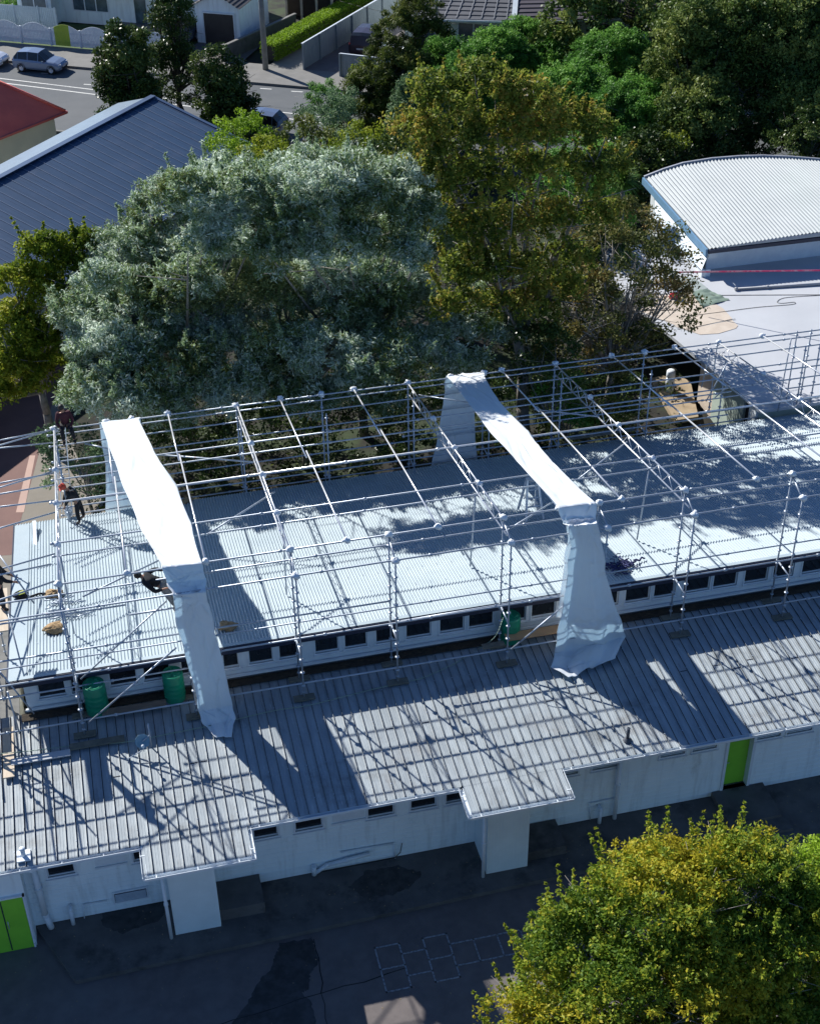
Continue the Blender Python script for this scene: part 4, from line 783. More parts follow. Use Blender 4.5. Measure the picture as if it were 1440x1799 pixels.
for lab, ls in (('dark hedge like shrub in the shade behind the left gum', [(1.2, 49, 1.6, 2.6, 1.4, 2.3), (5.5, 49, 1.5, 2.6, 1.4, 2.3), (3.4, 52, 2.0, 3.4, 1.4, 2.4)]), ('dark shrub in the shade behind the central gum', [(9.3, 49.4, 1.5, 2.6, 1.4, 2.3), (13, 49.4, 1.6, 2.6, 1.4, 2.4), (10, 53, 2.0, 4, 1.4, 2.4)]), ('dark shrub under the bronze leaved tree', [(16.5, 49.6, 1.5, 2.2, 1.3, 2.2), (19.8, 49.8, 1.4, 2.0, 1.2, 2.0)])):
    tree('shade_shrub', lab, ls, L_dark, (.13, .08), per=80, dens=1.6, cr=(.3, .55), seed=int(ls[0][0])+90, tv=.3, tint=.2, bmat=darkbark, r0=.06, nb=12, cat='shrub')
# cabbage tree head
cp = gy(1095, 318, 62.5); ct = thing('cabbage_tree', 'spiky bright green cabbage tree head left of the vaulted roof', 'tree', (cp[0], cp[1], -.15)); m = MB(); m.tube((cp[0], cp[1], -.15), (cp[0], cp[1], cp[2]), .16, 10, .12); m.build('trunk', bark, ct)
m = MB(); rg = random.Random(5)
for i in range(240):
    a = rg.uniform(0, 6.283); e = rg.uniform(-.5, 1.4); d = Vector((math.cos(a)*math.cos(e), math.sin(a)*math.cos(e), math.sin(e))); s = Vector((-math.sin(a), math.cos(a), 0)); b0 = Vector(cp); L = rg.uniform(.7, 1.15)
    p1 = b0+d*L*.55; p2 = b0+d*L+Vector((0, 0, -.22*L)); m.add([b0-s*.02, b0+s*.02, p1+s*.035, p1-s*.035, p2], [(0, 1, 2, 3), (3, 2, 4)])
o = m.build('crown', leafmat('cabbage_tree_blades', [(.10, .19, .03), (.16, .26, .05)], .25), ct)
# foreground trees
tree('turning_tree', 'large leafy tree turning yellow in the bottom right corner', [(11.0, 20.9, 4.75, 2.3, 2.0, 2.1), (13.0, 21.2, 4.4, 1.9, 1.7, 2.1), (8.9, 21, 3.8, 1.6, 1.5, 1.7), (10.4, 19.2, 3.8, 2.8, 1.6, 2.2), (12.9, 19.6, 3.4, 2.4, 1.6, 2.0), (14.4, 20.6, 3.8, 1.3, 1.3, 1.7), (7.6, 20.3, 2.5, 1.2, 1.2, 1.1), (9.4, 18.4, 2.6, 2.2, 1.3, 1.8), (13.2, 18.6, 2.4, 2.2, 1.4, 1.8)], L_fg, (.105, .06), per=44, dens=1.5, cr=(.13, .30), seed=81, tv=.7, vr=.55, lump=(.3, .8), lk=1.75, tip=150, r0=.16, nb=110, twig=6, base=(11.2, 20.4, -.15), shell=.5)
tree('lime_tree', 'bright lime green tree at the right edge beside the turning tree', [(15.9, 21.2, 4.1, 1.5, 1.4, 1.5), (15.7, 20.2, 2.9, 1.6, 1.4, 1.5)], L_bright, (.10, .06), per=150, dens=2.2, cr=(.25, .45), seed=82, tv=.45, r0=.1, nb=24)
# ground cover under the trees
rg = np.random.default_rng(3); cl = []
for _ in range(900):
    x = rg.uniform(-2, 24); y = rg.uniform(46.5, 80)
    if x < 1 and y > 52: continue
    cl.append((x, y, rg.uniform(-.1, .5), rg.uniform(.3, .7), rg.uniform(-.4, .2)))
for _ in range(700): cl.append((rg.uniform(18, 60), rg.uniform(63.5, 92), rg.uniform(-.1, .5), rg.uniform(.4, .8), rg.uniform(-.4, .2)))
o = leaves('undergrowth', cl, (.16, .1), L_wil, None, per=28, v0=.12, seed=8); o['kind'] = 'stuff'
# ------------------------------------------------------------------ scaffold round and over the upper roof
sc = thing('scaffold', 'galvanised tube scaffold with roof trusses standing over the upper corrugated roof', 'scaffold', (9, 39, 3.4))
YO, YI, YR, YR2 = 32.09, 32.915, 44.99, 44.2
ZC, ZB = 8.01, 8.33; ZR = tpz(YR); TR = .027
XS = [-2.3, .95, 4.14, 7.0, 10.42, 13.35, 16.06, 19.51, 22.9, 26.6]
trussX = [-2.3, 4.14, 10.42, 16.06, 22.6]
def standard(x, y, z0, z1, board=True, r=TR, discs=True):
    m = MB(); m.tube((x, y, z0+.05), (x, y, z1), r, 8)
    if discs:
        z = z0+.5
        while z < z1-.1:
            m.lathe((x, y, z), [(r, -.02), (.07, -.008), (.07, .008), (r, .02)], 8); z += .5
    m.tube((x, y, z0+.03), (x, y, z0+.30), .018, 6); m.lathe((x, y, z0+.22), [(.02, 0), (.055, .01), (.055, .03), (.02, .04)], 8)
    o = m.build('standard', galv, sc)
    if board: b = MB(); b.box(x-.32, x+.32, y-.13, y+.13, z0-.015, z0+.025); b.box(x-.08, x+.08, y-.08, y+.08, z0+.026, z0+.034); b.build('sole_board', sole, sc)
    return o
WR = [0]
def wrap(x, y, z, r=.10):
    m = MB(); WR[0] += 1; m.blob((x, y, z), r, seed=WR[0], amp=.35, n=9, sq=(1.1, 1, .8)); m.blob((x+.05, y+.02, z-.07), r*.7, seed=WR[0]+50, amp=.4, n=8); m.build('foam_wrap', foam, sc)
def ledger(p, q, r=TR, mat=None, name='ledger', cl=True):
    j = lambda: random.uniform(-.018, .018)
    p = (p[0]+j(), p[1]+j(), p[2]+j()); q = (q[0]+j(), q[1]+j(), q[2]+j()); m = MB(); m.tube(p, q, r, 8)
    if cl:
        P, Q = Vector(p), Vector(q); L = (Q-P).length; d = (Q-P).normalized(); k = int(L/3.1)
        for i in range(k+1):
            c = P+d*min(L-.08, max(.05, i*3.1+.03*math.sin(i*9))); m.tube(c-d*.045, c+d*.045, r*1.7, 8)
    return m.build(name, mat or galv, sc)
for x in XS[:9]:
    standard(x, YO, lrz(YO)+.06, ZC); standard(x, YI, lrz(YI)+.06, ZB)
    ledger((x, YO, ZC-.02), (x, YI, ZB-.04), cl=False, name='transom'); ledger((x, YO-.05, 5.05), (x, YI+.1, 5.05), cl=False, name='transom')
    if x > 1.5: wrap(x, YO, ZC+.02, .115)
    wrap(x, YI, ZB+.03, .11)
for i, x in enumerate([-2.3, .4, 4.1, 7.2, 10.42, 13.3, 16.06, 19.6]):
    standard(x, YR, 0, ZR, board=False); standard(x+.02, YR2, 0, ZR-.25-.1*(i % 2), board=False); ledger((x, YR2, 2.9), (x, YR, 2.9), cl=False, name='transom')
    wrap(x, YR, ZR+.03, .115)
for x in (22.6, 25.9, 26.5, 29.8): standard(x, YR+.1, fz, ZR, board=False); standard(x+.25, YR2+.5, fz+.0 if x > 23 else 2.3, ZR-.5, board=False); 
wrap(22.6, YR, ZR+.03, .10)
# long front ledgers
XL, XR = -7.5, 27.5
for y, z in ((YO, ZC), (YI, ZB), (YI, ZB-.38), (YO, 5.72), (YO, 3.98)): ledger((XL if z != ZB else -2.3, y+.03, z), (XR, y+.03, z), r=.027)
ledger((-7.5, YI+.03, 5.9), (7.0, YI+.03, 5.9)); ledger((-7.5, YO, 6.34), (XR, YO, 6.34), r=.022); ledger((7.2, YI+.03, 5.05), (13, YI+.03, 5.05))
ledger((-7.5, YI+.04, 4.55), (1.3, YI+.04, 4.55)); ledger((-7.5, YI+.04, 7.25), (-.6, YI+.04, 7.25))
# rear ledgers
for z in (ZR, ZR-.2, 5.36, 4.72, 3.55, 2.94, 2.4): ledger((-2.6, YR-.04, z), (32, YR-.04, z), r=.026)
ledger((-2.6, YR2+.03, 3.2), (23, YR2+.03, 3.2)); ledger((10, YR2+.03, 4.25), (23, YR2+.03, 4.25))
# purlins lying on the trusses
for Y, n in ((41.2, 2), (38.44, 1), (35.46, 2)):
    z = tpz(Y); ledger((-2.5, Y, z+.055), (31, Y, z+.055), r=.028 if n == 1 else .026, mat=alu if Y == 38.44 else galv)
    if n == 2: ledger((-2.5, Y+.08, z-.42), (31, Y+.08, z-.42), r=.025)
# hip tubes running down to the left
for (x0, y0), (x1, y1), Y in (((0, 774), (88, 757), 44.9), ((-60, 800), (88, 757), 44.9), ((0, 787), (92, 777), 44.9), ((-60, 874), (94, 827), 41.2), ((0, 848), (94, 832), 41.2), ((-60, 944), (96, 899), 38.4), ((0, 869), (96, 852), 40), ((0, 890), (96, 879), 38.6), ((-60, 1018), (96, 973), 35.5), ((-60, 1075), (96, 1022), 33.2), ((-60, 1022), (90, 990), 34.8)):
    a = gy(x0, y0, Y-.9); b = gy(x1, y1, Y); ledger(tuple(a), tuple(b), cl=False)
# trusses
def truss(x):
    y0, y1 = YI-.75, YR; m = MB(); D = .42
    t = MB(); t.tube((x, y0+.75, tpz(YI)+.0), (x, y1, tpz(y1)), .026, 8); t.tube((x+.0, y0+.35, tpz(y0+.35)-D), (x, y1-.1, tpz(y1-.1)-D), .026, 8)
    tr = t.build('truss', alu, sc); y = YI; k = 0
    while y < y1-.5:
        m.tube((x, y+.05, tpz(y)-D+.02), (x, y+.42, tpz(y+.42)-.02), .011, 6); m.tube((x, y+.42, tpz(y+.42)-.02), (x, y+.8, tpz(y+.8)-D+.02), .011, 6)
        y += .84; k += 1
    m.build('lattice', alu, tr)
    for Y in (35.46, 38.44, 41.2): wrap(x, Y, tpz(Y)+.04, .10)
    return tr
for x in trussX: truss(x)
# single rafter tubes, two lapped lengths each
rp = [((196, 757), (218, 1008)), ((298, 727), (360, 988)), ((495, 700), (608, 951)), ((623, 686), (773, 928)), ((790, 664), (985, 893)), ((892, 650), (1080, 879)), ((1077, 626), (1327, 843)), ((1188, 612), (1462, 822)), ((1345, 591), (1700, 830))]
for a, b in rp:
    A = gp(*a, *TP); B = gp(*b, *TP); x = (A[0]+B[0])/2; ym = 39.7+.8*math.sin(x)
    ledger((x, YI, tpz(YI)+.05), (x, ym+.5, tpz(ym+.5)+.05), mat=alu, name='rafter_tube', cl=False); ledger((x-.07, ym, tpz(ym)+.06), (x-.07, YR, tpz(YR)+.05), mat=alu, name='rafter_tube', cl=False)
    wrap(x, YI, tpz(YI)+.05, .10); wrap(x-.07, YR, tpz(YR)+.06, .11)
# braces
def br_y(a, b, Ya, Yb=None, r=.024, mat=None): ledger(tuple(gy(*a, Ya)), tuple(gy(*b, Yb or Ya)), r=r, cl=False, name='brace', mat=mat)
def br_t(a, b, dz=-.42): A = gp(a[0], a[1], TP[0], TP[1]+dz, TP[2]); B = gp(b[0], b[1], TP[0], TP[1]+dz, TP[2]); ledger(tuple(A), tuple(B), cl=False, name='brace')
br_y((142, 1193), (292, 1056), YI+.06); br_y((155, 1270), (310, 1137), YO-.05, r=.027); br_y((897, 1141), (992, 1062), YO-.05, r=.027)
br_t((262, 798), (445, 811)); br_t((363, 940), (483, 863)); br_t((888, 934), (986, 872)); br_t((1015, 842), (1102, 776)); br_t((937, 719), (1052, 733)); br_t((735, 693), (822, 707)); br_t((150, 780), (190, 788)); br_t((145, 1048), (290, 978))
br_y((1311, 652), (1255, 698), 43); br_y((1390, 594), (1366, 722), 44.6); br_y((1248, 612), (1232, 680), 44.8); br_y((1275, 640), (1240, 704), 44.5)
ledger((-2.28, 35.5, urz(35.5)+.05), (-2.28, 35.5, tpz(35.5)-.4), cl=False, name='prop'); ledger((10.3, 35.9, urz(35.9)+.05), (10.3, 35.5, tpz(35.5)-.42), cl=False, name='prop'); ledger((16.0, 35.9, urz(35.9)+.05), (16.0, 35.5, tpz(35.5)-.42), cl=False, name='prop'); ledger((4.3, 35.9, urz(35.9)+.05), (4.3, 35.5, tpz(35.5)-.42), cl=False, name='prop')
# end bay on the left with its depth ledgers
for x, y in ((-4.75, 33.0), (-4.75, 35.5), (-4.75, 38.4), (-4.75, 41.4), (-5.45, 33.0), (-5.45, 35.5), (-5.45, 38.4)): standard(x, y, 1.6 if y > 36.7 else 2.2, 6.4-.15*(y-33), board=False)
for x in (-4.75, -5.45):
    for z in (3.3, 4.4, 5.2, 6.1): ledger((x, 31.6, z), (x, 41.6, z-.1*(z > 5)), cl=False)
for y in (33.0, 35.5, 38.4): ledger((-6.5, y, 4.4), (-4.7, y, 4.4), cl=False, name='transom'); ledger((-6.5, y, 3.2), (-4.7, y, 3.2), cl=False, name='transom')
br_y((0, 975), (60, 1060), 34, 33); br_y((0, 1180), (60, 1255), 33)
br_y((12, 1215), (35, 1290), 31.7); br_y((0, 1020), (45, 1200), 36.5, 33.2)
# ------------------------------------------------------------------ scaffold planks and boards
def plank(label, x0, x1, y0, y1, z, mat=timber, zt=None, name='timber_plank', th=.04, grp=None):
    m = MB(); zt = z if zt is None else zt
    m.hexa([(x0, y0, z), (x1, y0, z), (x1, y1, zt), (x0, y1, zt), (x0, y0, z+th), (x1, y0, z+th), (x1, y1, zt+th), (x0, y1, zt+th)]); o = m.build(name, mat); tag(o, label, 'plank', grp); return o
pa = gy(20, 1290, 31.9); 
plank('long pale timber walkway plank on the left end of the scaffold', -4.63, -4.32, 30.9, 33.0, 3.38)
plank('white walkway plank further back on the left end of the scaffold', -5.35, -5.1, 33.2, 38, 4.43, membrane)
plank('white plank lying along the top left edge of the lower roof', -4.4, -2.75, 31.35, 31.6, lrz(31.4)+.08, membrane)
plank('grey plank across the roof ribs below the leftmost green drum', -2.75, -1.2, 31.55, 31.8, lrz(31.6)+.08, sole)
plank('brown scaffold board between the two left green drums', -1.75, .12, 32.5, 32.78, 3.62, M('weathered_board', (.24, .19, .15), (.16, .13, .10), 4, .8, stretch=(.4, 3, 1)))
plank('orange timber board beside the right green drum', 10.55, 12.6, 32.5, 32.85, 3.93, M('orange_timber', (.48, .30, .16), (.38, .24, .13), 4, .75, stretch=(.4, 3, 1)))
plank('pale board end under the right green drum', 9.75, 10.45, 32.4, 32.62, 3.86, sole)
plank('timber plank on the rear scaffold deck in the dark court', 16.6, 19.2, 44.3, 44.55, 3.0, sole)
# ------------------------------------------------------------------ white shrink wrap sheets
def white_plastic():
    m = bpy.data.materials.new('white_shrink_wrap'); m.use_nodes = True; t = m.node_tree; N = t.nodes; L = t.links; b = N['Principled BSDF']
    b.inputs['Base Color'].default_value = (.95, .96, .97, 1); b.inputs['Roughness'].default_value = .38
    n = N.new('ShaderNodeTexNoise'); n.inputs['Scale'].default_value = 3.5; n.inputs['Detail'].default_value = 5; g_ = N.new('ShaderNodeNewGeometry'); L.new(g_.outputs['Position'], n.inputs[0])
    bp = N.new('ShaderNodeBump'); bp.inputs['Strength'].default_value = .2; bp.inputs['Distance'].default_value = .05; L.new(n.outputs[0], bp.inputs['Height']); L.new(bp.outputs[0], b.inputs['Normal'])
    tr = N.new('ShaderNodeBsdfTranslucent'); tr.inputs[0].default_value = (.70, .88, 1, 1); mx = N.new('ShaderNodeMixShader'); mx.inputs[0].default_value = .34
    L.new(b.outputs[0], mx.inputs[1]); L.new(tr.outputs[0], mx.inputs[2]); L.new(mx.outputs[0], N['Material Output'].inputs[0]); return m
wrapm = white_plastic()
def sheetobj(label, rows, seed, nu=64, sub=16, back=None):
    """rows: list of (left point, right point, fold amplitude, sag) running along the sheet"""
    rg = random.Random(seed); vs = []; fs = []; nr = 0; NR = len(rows)-1
    cr = [(rg.uniform(0, 1), rg.uniform(0, NR), rg.uniform(-1.2, 1.2), rg.uniform(.012, .035), rg.choice((-1, 1))*rg.uniform(.012, .045), rg.uniform(.3, 1.1)) for _ in range(70)]
    L = [np.array(r[0], float) for r in rows]; Rr = [np.array(r[1], float) for r in rows]
    for i in range(len(rows)-1):
        for k in range(sub if i < len(rows)-2 else sub+1):
            t = k/sub; l = L[i]*(1-t)+L[i+1]*t; r = Rr[i]*(1-t)+Rr[i+1]*t; am = rows[i][2]*(1-t)+rows[i+1][2]*t; sag = rows[i][3]*4*t*(1-t)
            du = r-l; wd = np.linalg.norm(du); dv = (L[i+1]-L[i]+Rr[i+1]-Rr[i]); dv /= np.linalg.norm(dv)+1e-9; nrm = np.cross(du/wd, dv); nrm /= np.linalg.norm(nrm)
            if nrm[1] > 0 and abs(nrm[2]) < .6: nrm = -nrm
            if nrm[2] < -.6: nrm = -nrm
            row = i*1.05+k/sub
            for j in range(nu+1):
                u = j/nu; e = math.sin(math.pi*u)
                f = am*(math.sin(u*11+seed+.35*math.sin(row*.4))*.6+math.sin(u*23+seed*2+row*.12)*.22+math.sin(u*6+row*.22)*.5+.05*math.sin(u*53+row*.5)+.10*math.sin(row*7+u*3)*math.sin(row*2.3+u*9))
                for cu, cv, ca, cw2, chh, cl2 in cr:
                    uu = (u-cu); vv = (row-cv)*.9; al = uu*math.cos(ca)+vv*math.sin(ca)*.6; pe = -uu*math.sin(ca)+vv*math.cos(ca)*.6
                    if abs(al) < cl2*.5 and abs(pe) < .12: f += chh*math.exp(-(pe/cw2)**2)*math.cos(al/cl2*math.pi)*(1+am*4)
                p = l+du*u+nrm*f; p[2] -= sag*(.55+.45*e); ed = (.035*math.sin(row*2.1+seed)+.02*math.sin(row*5.3))*(1 if u in (0, 1) else 0); p = p+du/wd*ed*(1 if u == 1 else -1)
                vs.append(tuple(p))
        nr += 1
    nrow = len(vs)//(nu+1)
    for j in range(nrow-1):
        for i in range(nu): fs.append((j*(nu+1)+i, j*(nu+1)+i+1, (j+1)*(nu+1)+i+1, (j+1)*(nu+1)+i))
    if back:   # unseen layer added behind the hanging tail to soften shadows coming through
        j0, j1 = int(back[0]*sub), int(back[1]*sub); off = len(vs)
        for j in range(j0, j1+1):
            for i in range(nu+1): p = vs[j*(nu+1)+i]; c = vs[j*(nu+1)+nu//2]; vs.append((c[0]+(p[0]-c[0])*.96, p[1]+.36+.03*math.sin(i*.3+j*.1), p[2]+.02))
        for j in range(j1-j0):
            for i in range(nu): a0 = off+j*(nu+1)+i; fs.append((a0, a0+1, a0+nu+2, a0+nu+1))
    m = MB(); m.smooth = True; m.add(vs, fs); o = m.build('plastic_sheet', wrapm)
    s = o.modifiers.new('thickness', 'SOLIDIFY'); s.thickness = .006; s.offset = 0
    tag(o, label, 'plastic sheet'); return o
def tpt(x, y, dz=.19): p = gp(x, y, TP[0], TP[1]+dz, TP[2]); return p
def row_t(a, b, am=.01, sag=.0): return (tpt(*a), tpt(*b), am, sag)
def row_y(a, b, Y, am=.03): return (gy(*a, Y), gy(*b, Y), am, 0)
XA, XB = tpt(174, 737)[0], tpt(246, 733)[0]
rows = [((XA-.3, YR+.12, 2.0), (XA+1.2, YR+.12, 2.0), .03, 0), ((XA-.05, YR+.1, 4.2), (XB, YR+.1, 4.2), .02, 0), ((XA, YR+.06, ZR+.0), (XB, YR+.06, ZR+.0), .012, 0),
    row_t((176, 742), (245, 736), .015, .03), row_t((196, 800), (272, 793), .012, .03), row_t((222, 862), (309, 856), .012, .03), row_t((250, 935), (337, 925), .012, .03), row_t((285, 997), (355, 990), .015, .02),
    ((gy(294, 1013, YO+.3)[0], YO+.3, ZC+.17), (gy(358, 1005, YO+.3)[0], YO+.3, ZC+.16), .03, .03),
    row_y((303, 1046), (363, 1040), YO-.06, .05), row_y((306, 1070), (366, 1060), YO-.08, .02), row_y((318, 1120), (376, 1110), YO-.10, .03), row_y((340, 1205), (399, 1190), YO-.16, .04), row_y((349, 1250), (408, 1240), YO-.16, .05),
    (gp(361, 1284, *LRP)+np.array([0, .1, .14]), gp(413, 1276, *LRP)+np.array([0, .1, .14]), .06, 0), (gp(376, 1298, *LRP)+np.array([0, 0, .09]), gp(408, 1300, *LRP)+np.array([0, 0, .09]), .04, 0)]
sheetobj('bright white plastic sheet over the scaffold near its left end, with narrow hanging tail', rows, 3, back=(9.1, 12.8))
rows = [(gy(757, 830, YR+.1), gy(836, 822, YR+.1), .04, 0), (gy(768, 765, YR+.1), gy(835, 758, YR+.1), .03, 0), (gy(780, 690, YR+.1), gy(832, 690, YR+.1), .02, 0), ((gy(785, 662, YR)[0], YR+.06, ZR+.05), (gy(850, 657, YR)[0], YR+.06, ZR+.05), .012, 0),
    row_t((789, 667), (852, 662), .015, .03), row_t((820, 704), (876, 705), .012, .03), row_t((868, 765), (925, 758), .012, .03), row_t((920, 825), (975, 815), .012, .03), row_t((982, 892), (1045, 884), .02, .02),
    ((gy(990, 903, YO+.3)[0], YO+.3, ZC+.17), (gy(1047, 897, YO+.3)[0], YO+.3, ZC+.16), .04, .03),
    row_y((997, 925), (1050, 920), YO-.06, .05), row_y((1003, 960), (1055, 950), YO-.09, .03), row_y((996, 1005), (1062, 1000), YO-.12, .05), row_y((987, 1060), (1077, 1050), YO-.16, .08), row_y((980, 1110), (1090, 1095), YO-.2, .1),
    (gp(974, 1160, *LRP)+np.array([0, .05, .24]), gp(1098, 1132, *LRP)+np.array([0, .05, .26]), .11, 0), (gp(966, 1180, *LRP)+np.array([0, 0, .18]), gp(1080, 1166, *LRP)+np.array([0, 0, .22]), .12, 0), (gp(1000, 1196, *LRP)+np.array([0, 0, .13]), gp(1050, 1176, *LRP)+np.array([0, 0, .18]), .09, 0)]
sheetobj('white plastic sheet right of centre, its front tail flaring wide on the lower roof', rows, 8, nu=80, back=(10.1, 13.8))
# ------------------------------------------------------------------ drums
def drum(label, x, y, z, h=.95, r=.30, rz=0):
    t = thing('plastic_drum', label, 'drum', (x, y, z), 'green plastic drums on the lower roof', rotz=rz)
    m = MB(); prof = [(0, 0), (r*.9, 0), (r*.98, .03), (r, .08)]
    for i in range(1, 5): zz = .08+(h-.2)*i/5; prof += [(r, zz-.02), (r*1.03, zz), (r, zz+.02)]
    prof += [(r, h-.1), (r*.97, h-.03), (r*.9, h), (r*.86, h-.02), (r*.82, h-.025), (0, h-.02)]
    m.lathe((0, 0, 0), prof, 28); m.build('body', drumgreen, t, local=True)
    m = MB(); m.box(-r*.55, r*.55, -.02, .02, h-.021, h+.015); m.lathe((r*.45, .1, h-.02), [(.05, 0), (.05, .03), (0, .03)], 12); m.lathe((-r*.45, -.1, h-.02), [(.05, 0), (.05, .03), (0, .03)], 12); m.lathe((0, 0, h-.02), [(r*.8, 0), (r*.8, .012), (r*.72, .012), (r*.72, 0)], 24); m.build('lid', drumgreen, t, local=True)
    return t
b = gp(173, 1252, *LRP); drum('green plastic drum, leftmost of the three, beside the brace foot', b[0], b[1]+.0, lrz(b[1])+.06, 1.1, .33, .5)
b = gp(309, 1230, *LRP); drum('green plastic drum next to the tail of the left white sheet', b[0], b[1], lrz(b[1])+.06, 1.05, .31, 1.2)
b = gp(895, 1127, *LRP); drum('green plastic drum with a hose on it, left of the flared white sheet', b[0], b[1], lrz(b[1])+.06, 1.0, .31, 2.1)
# hose from the right drum across the lower roof
def tubeline(name, label, cat, pts, r, mat, n=6):
    m = MB(); P = [Vector(p) for p in pts]; out = []
    for i in range(len(P)-1):
        p0 = P[max(0, i-1)]; p1 = P[i]; p2 = P[i+1]; p3 = P[min(len(P)-1, i+2)]
        for k in range(8): t = k/8; out.append(.5*((2*p1)+(p2-p0)*t+(2*p0-5*p1+4*p2-p3)*t*t+(3*p1-p0-3*p2+p3)*t**3))
    out.append(P[-1]); m.path(out, r, n); o = m.build(name, mat); tag(o, label, cat); return o
hz = M('pale_green_hose', (.30, .40, .32), (.24, .33, .26), 5, .5)
pts = [gy(884, 1085, 32.3), gy(870, 1118, 32.1)]+[gp(x, y, *LRP)+np.array([0, 0, .07]) for x, y in ((845, 1140), (800, 1168), (745, 1193), (718, 1200), (660, 1213), (600, 1228), (540, 1243), (480, 1252), (412, 1268), (370, 1278), (300, 1292), (215, 1308), (140, 1312), (60, 1322), (-20, 1330))]
tubeline('garden_hose', 'thin pale hose from the right green drum along the lower roof', 'hose', pts, .013, hz)
# satellite dish
b = gp(250, 1322, *LRP); sd = thing('satellite_dish', 'bluish satellite dish with mast and thin feed arm on the lower roof', 'satellite dish', tuple(b)); dz_ = Vector((.05, -.62, .78)).normalized()
m = MB(); c = Vector(b)+Vector((.05, .0, .42)); R0 = .21; m.lathe(c, [(0, -.07), (R0*.5, -.05), (R0*.85, -.012), (R0, .02), (R0*.98, .03), (R0*.8, .0), (R0*.5, -.035), (0, -.055)], 24, axis=dz_); m.build('dish', M('blue_grey_dish', (.25, .40, .48), (.2, .33, .4), 4, .45), sd)
m = MB(); m.tube(b+np.array([.28, .12, .03]), b+np.array([.28, .12, .95]), .022, 8); m.tube(b+np.array([.28, .12, .5]), c, .02, 8); m.build('mast', galv, sd)
m = MB(); m.tube(c+Vector((0, -.2, -.2)), c+Vector((0, -.35, .12)), .012, 6); m.blob(c+Vector((0, -.36, .15)), .05, amp=.05); m.tube(c+Vector((-.05, -.15, -.2)), c+Vector((-.5, -.25, -.36)), .012, 6); m.build('feed_arm', trim_white, sd)
# ------------------------------------------------------------------ sacks, bags, fittings on the upper roof
def heap(name, label, cat, px, mat, r, seed, plane=URP, sq=(1.2, .9, .5), n=3, dz=.03):
    p = gp(*px, *plane); m = MB(); rg = random.Random(seed)
    for i in range(n): q = (p[0]+rg.uniform(-.5, .5)*r, p[1]+rg.uniform(-.4, .4)*r, p[2]+dz+r*.3); m.blob(q, r*rg.uniform(.6, 1), seed=seed*7+i, amp=.35, n=14, sq=sq)
    o = m.build(name, mat); tag(o, label, cat); return o
heap('jute_sack', 'crumpled tan sack on the roof below the pile of fittings', 'sack', (100, 1110), jute, .27, 1)
heap('jute_sack', 'crumpled tan sack beside the foot of the left truss', 'sack', (98, 1048), jute, .22, 2)
heap('jute_sack', 'brown sack in the shade of the left white sheet', 'sack', (405, 1105), jute, .26, 3)
heap('jute_sack', 'small tan bundle by the rear eave right of the left sheet', 'sack', (327, 882), jute, .16, 4)
p = gp(1086, 998, *URP); m = MB(); rg = random.Random(6)
for i in range(46):
    a = rg.uniform(0, 6.28); q0 = Vector((p[0]+rg.gauss(0, .26), p[1]+rg.gauss(0, .2), 0)); q0.z = urz(q0.y)+.05; pts = []
    for k in range(5): pts.append(Vector((q0.x, q0.y, urz(q0.y)+rg.uniform(.03, .17)))); a += rg.uniform(-1.3, 1.3); q0 = q0+Vector((math.cos(a), math.sin(a), 0))*rg.uniform(.06, .15)
    m.path(pts, rg.uniform(.012, .03), 5)
o = m.build('net_bundle', M('dark_blue_net', (.03, .04, .15), (.02, .025, .09), 12, .8)); tag(o, 'dark blue tangled net on the roof right of the flared sheet', 'net')
p = gp(118, 1070, *URP); m = MB(); rg = random.Random(4)
for i in range(24): a = rg.uniform(-.5, .5); c = Vector((p[0]+rg.uniform(-.55, .55), p[1]+rg.uniform(-.7, .7), 0)); c.z = urz(c.y)+.04+rg.uniform(0, .1); m.tube(c-Vector((math.cos(a), math.sin(a), 0))*rg.uniform(.05, .4), c+Vector((math.cos(a), math.sin(a), 0))*rg.uniform(.05, .4), .024, 7)
o = m.build('scaffold_fittings', galv); tag(o, 'loose pile of short tubes and couplers between the two tan sacks', 'scaffold fittings')
p = gp(38, 1050, *URP); tb = thing('tool_bag', 'black tool bag with a yellow panel near the left roof end', 'bag', tuple(p)); m = MB(); m.blob((p[0], p[1], p[2]+.12), .22, seed=3, amp=.12, n=14, sq=(1.2, .9, .55)); m.build('body', black_cloth, tb)
m = MB(); m.obox(Vector((p[0]+.02, p[1]-.05, p[2]+.235)), (1, .3, 0), .2, .16, .03); m.build('panel', hiyellow, tb)
p = gp(70, 1047, *URP); m = MB(); m.path([(p[0]-.3, p[1], p[2]+.03), (p[0], p[1]+.06, p[2]+.05), (p[0]+.35, p[1]-.02, p[2]+.02)], .035, 6); o = m.build('black_strap', black_cloth); tag(o, 'black webbing strap beside the tool bag', 'strap')
# white folding rule-like plank pieces at the rear left of the roof
p = gp(62, 945, *URP); m = MB(); m.box(p[0]-.06, p[0]+.06, p[1]-.6, p[1]+.9, p[2]-.02, p[2]+.12); o = m.build('aluminium_section', foam); tag(o, 'short white section lying near the rear left corner of the upper roof', 'scaffold section')
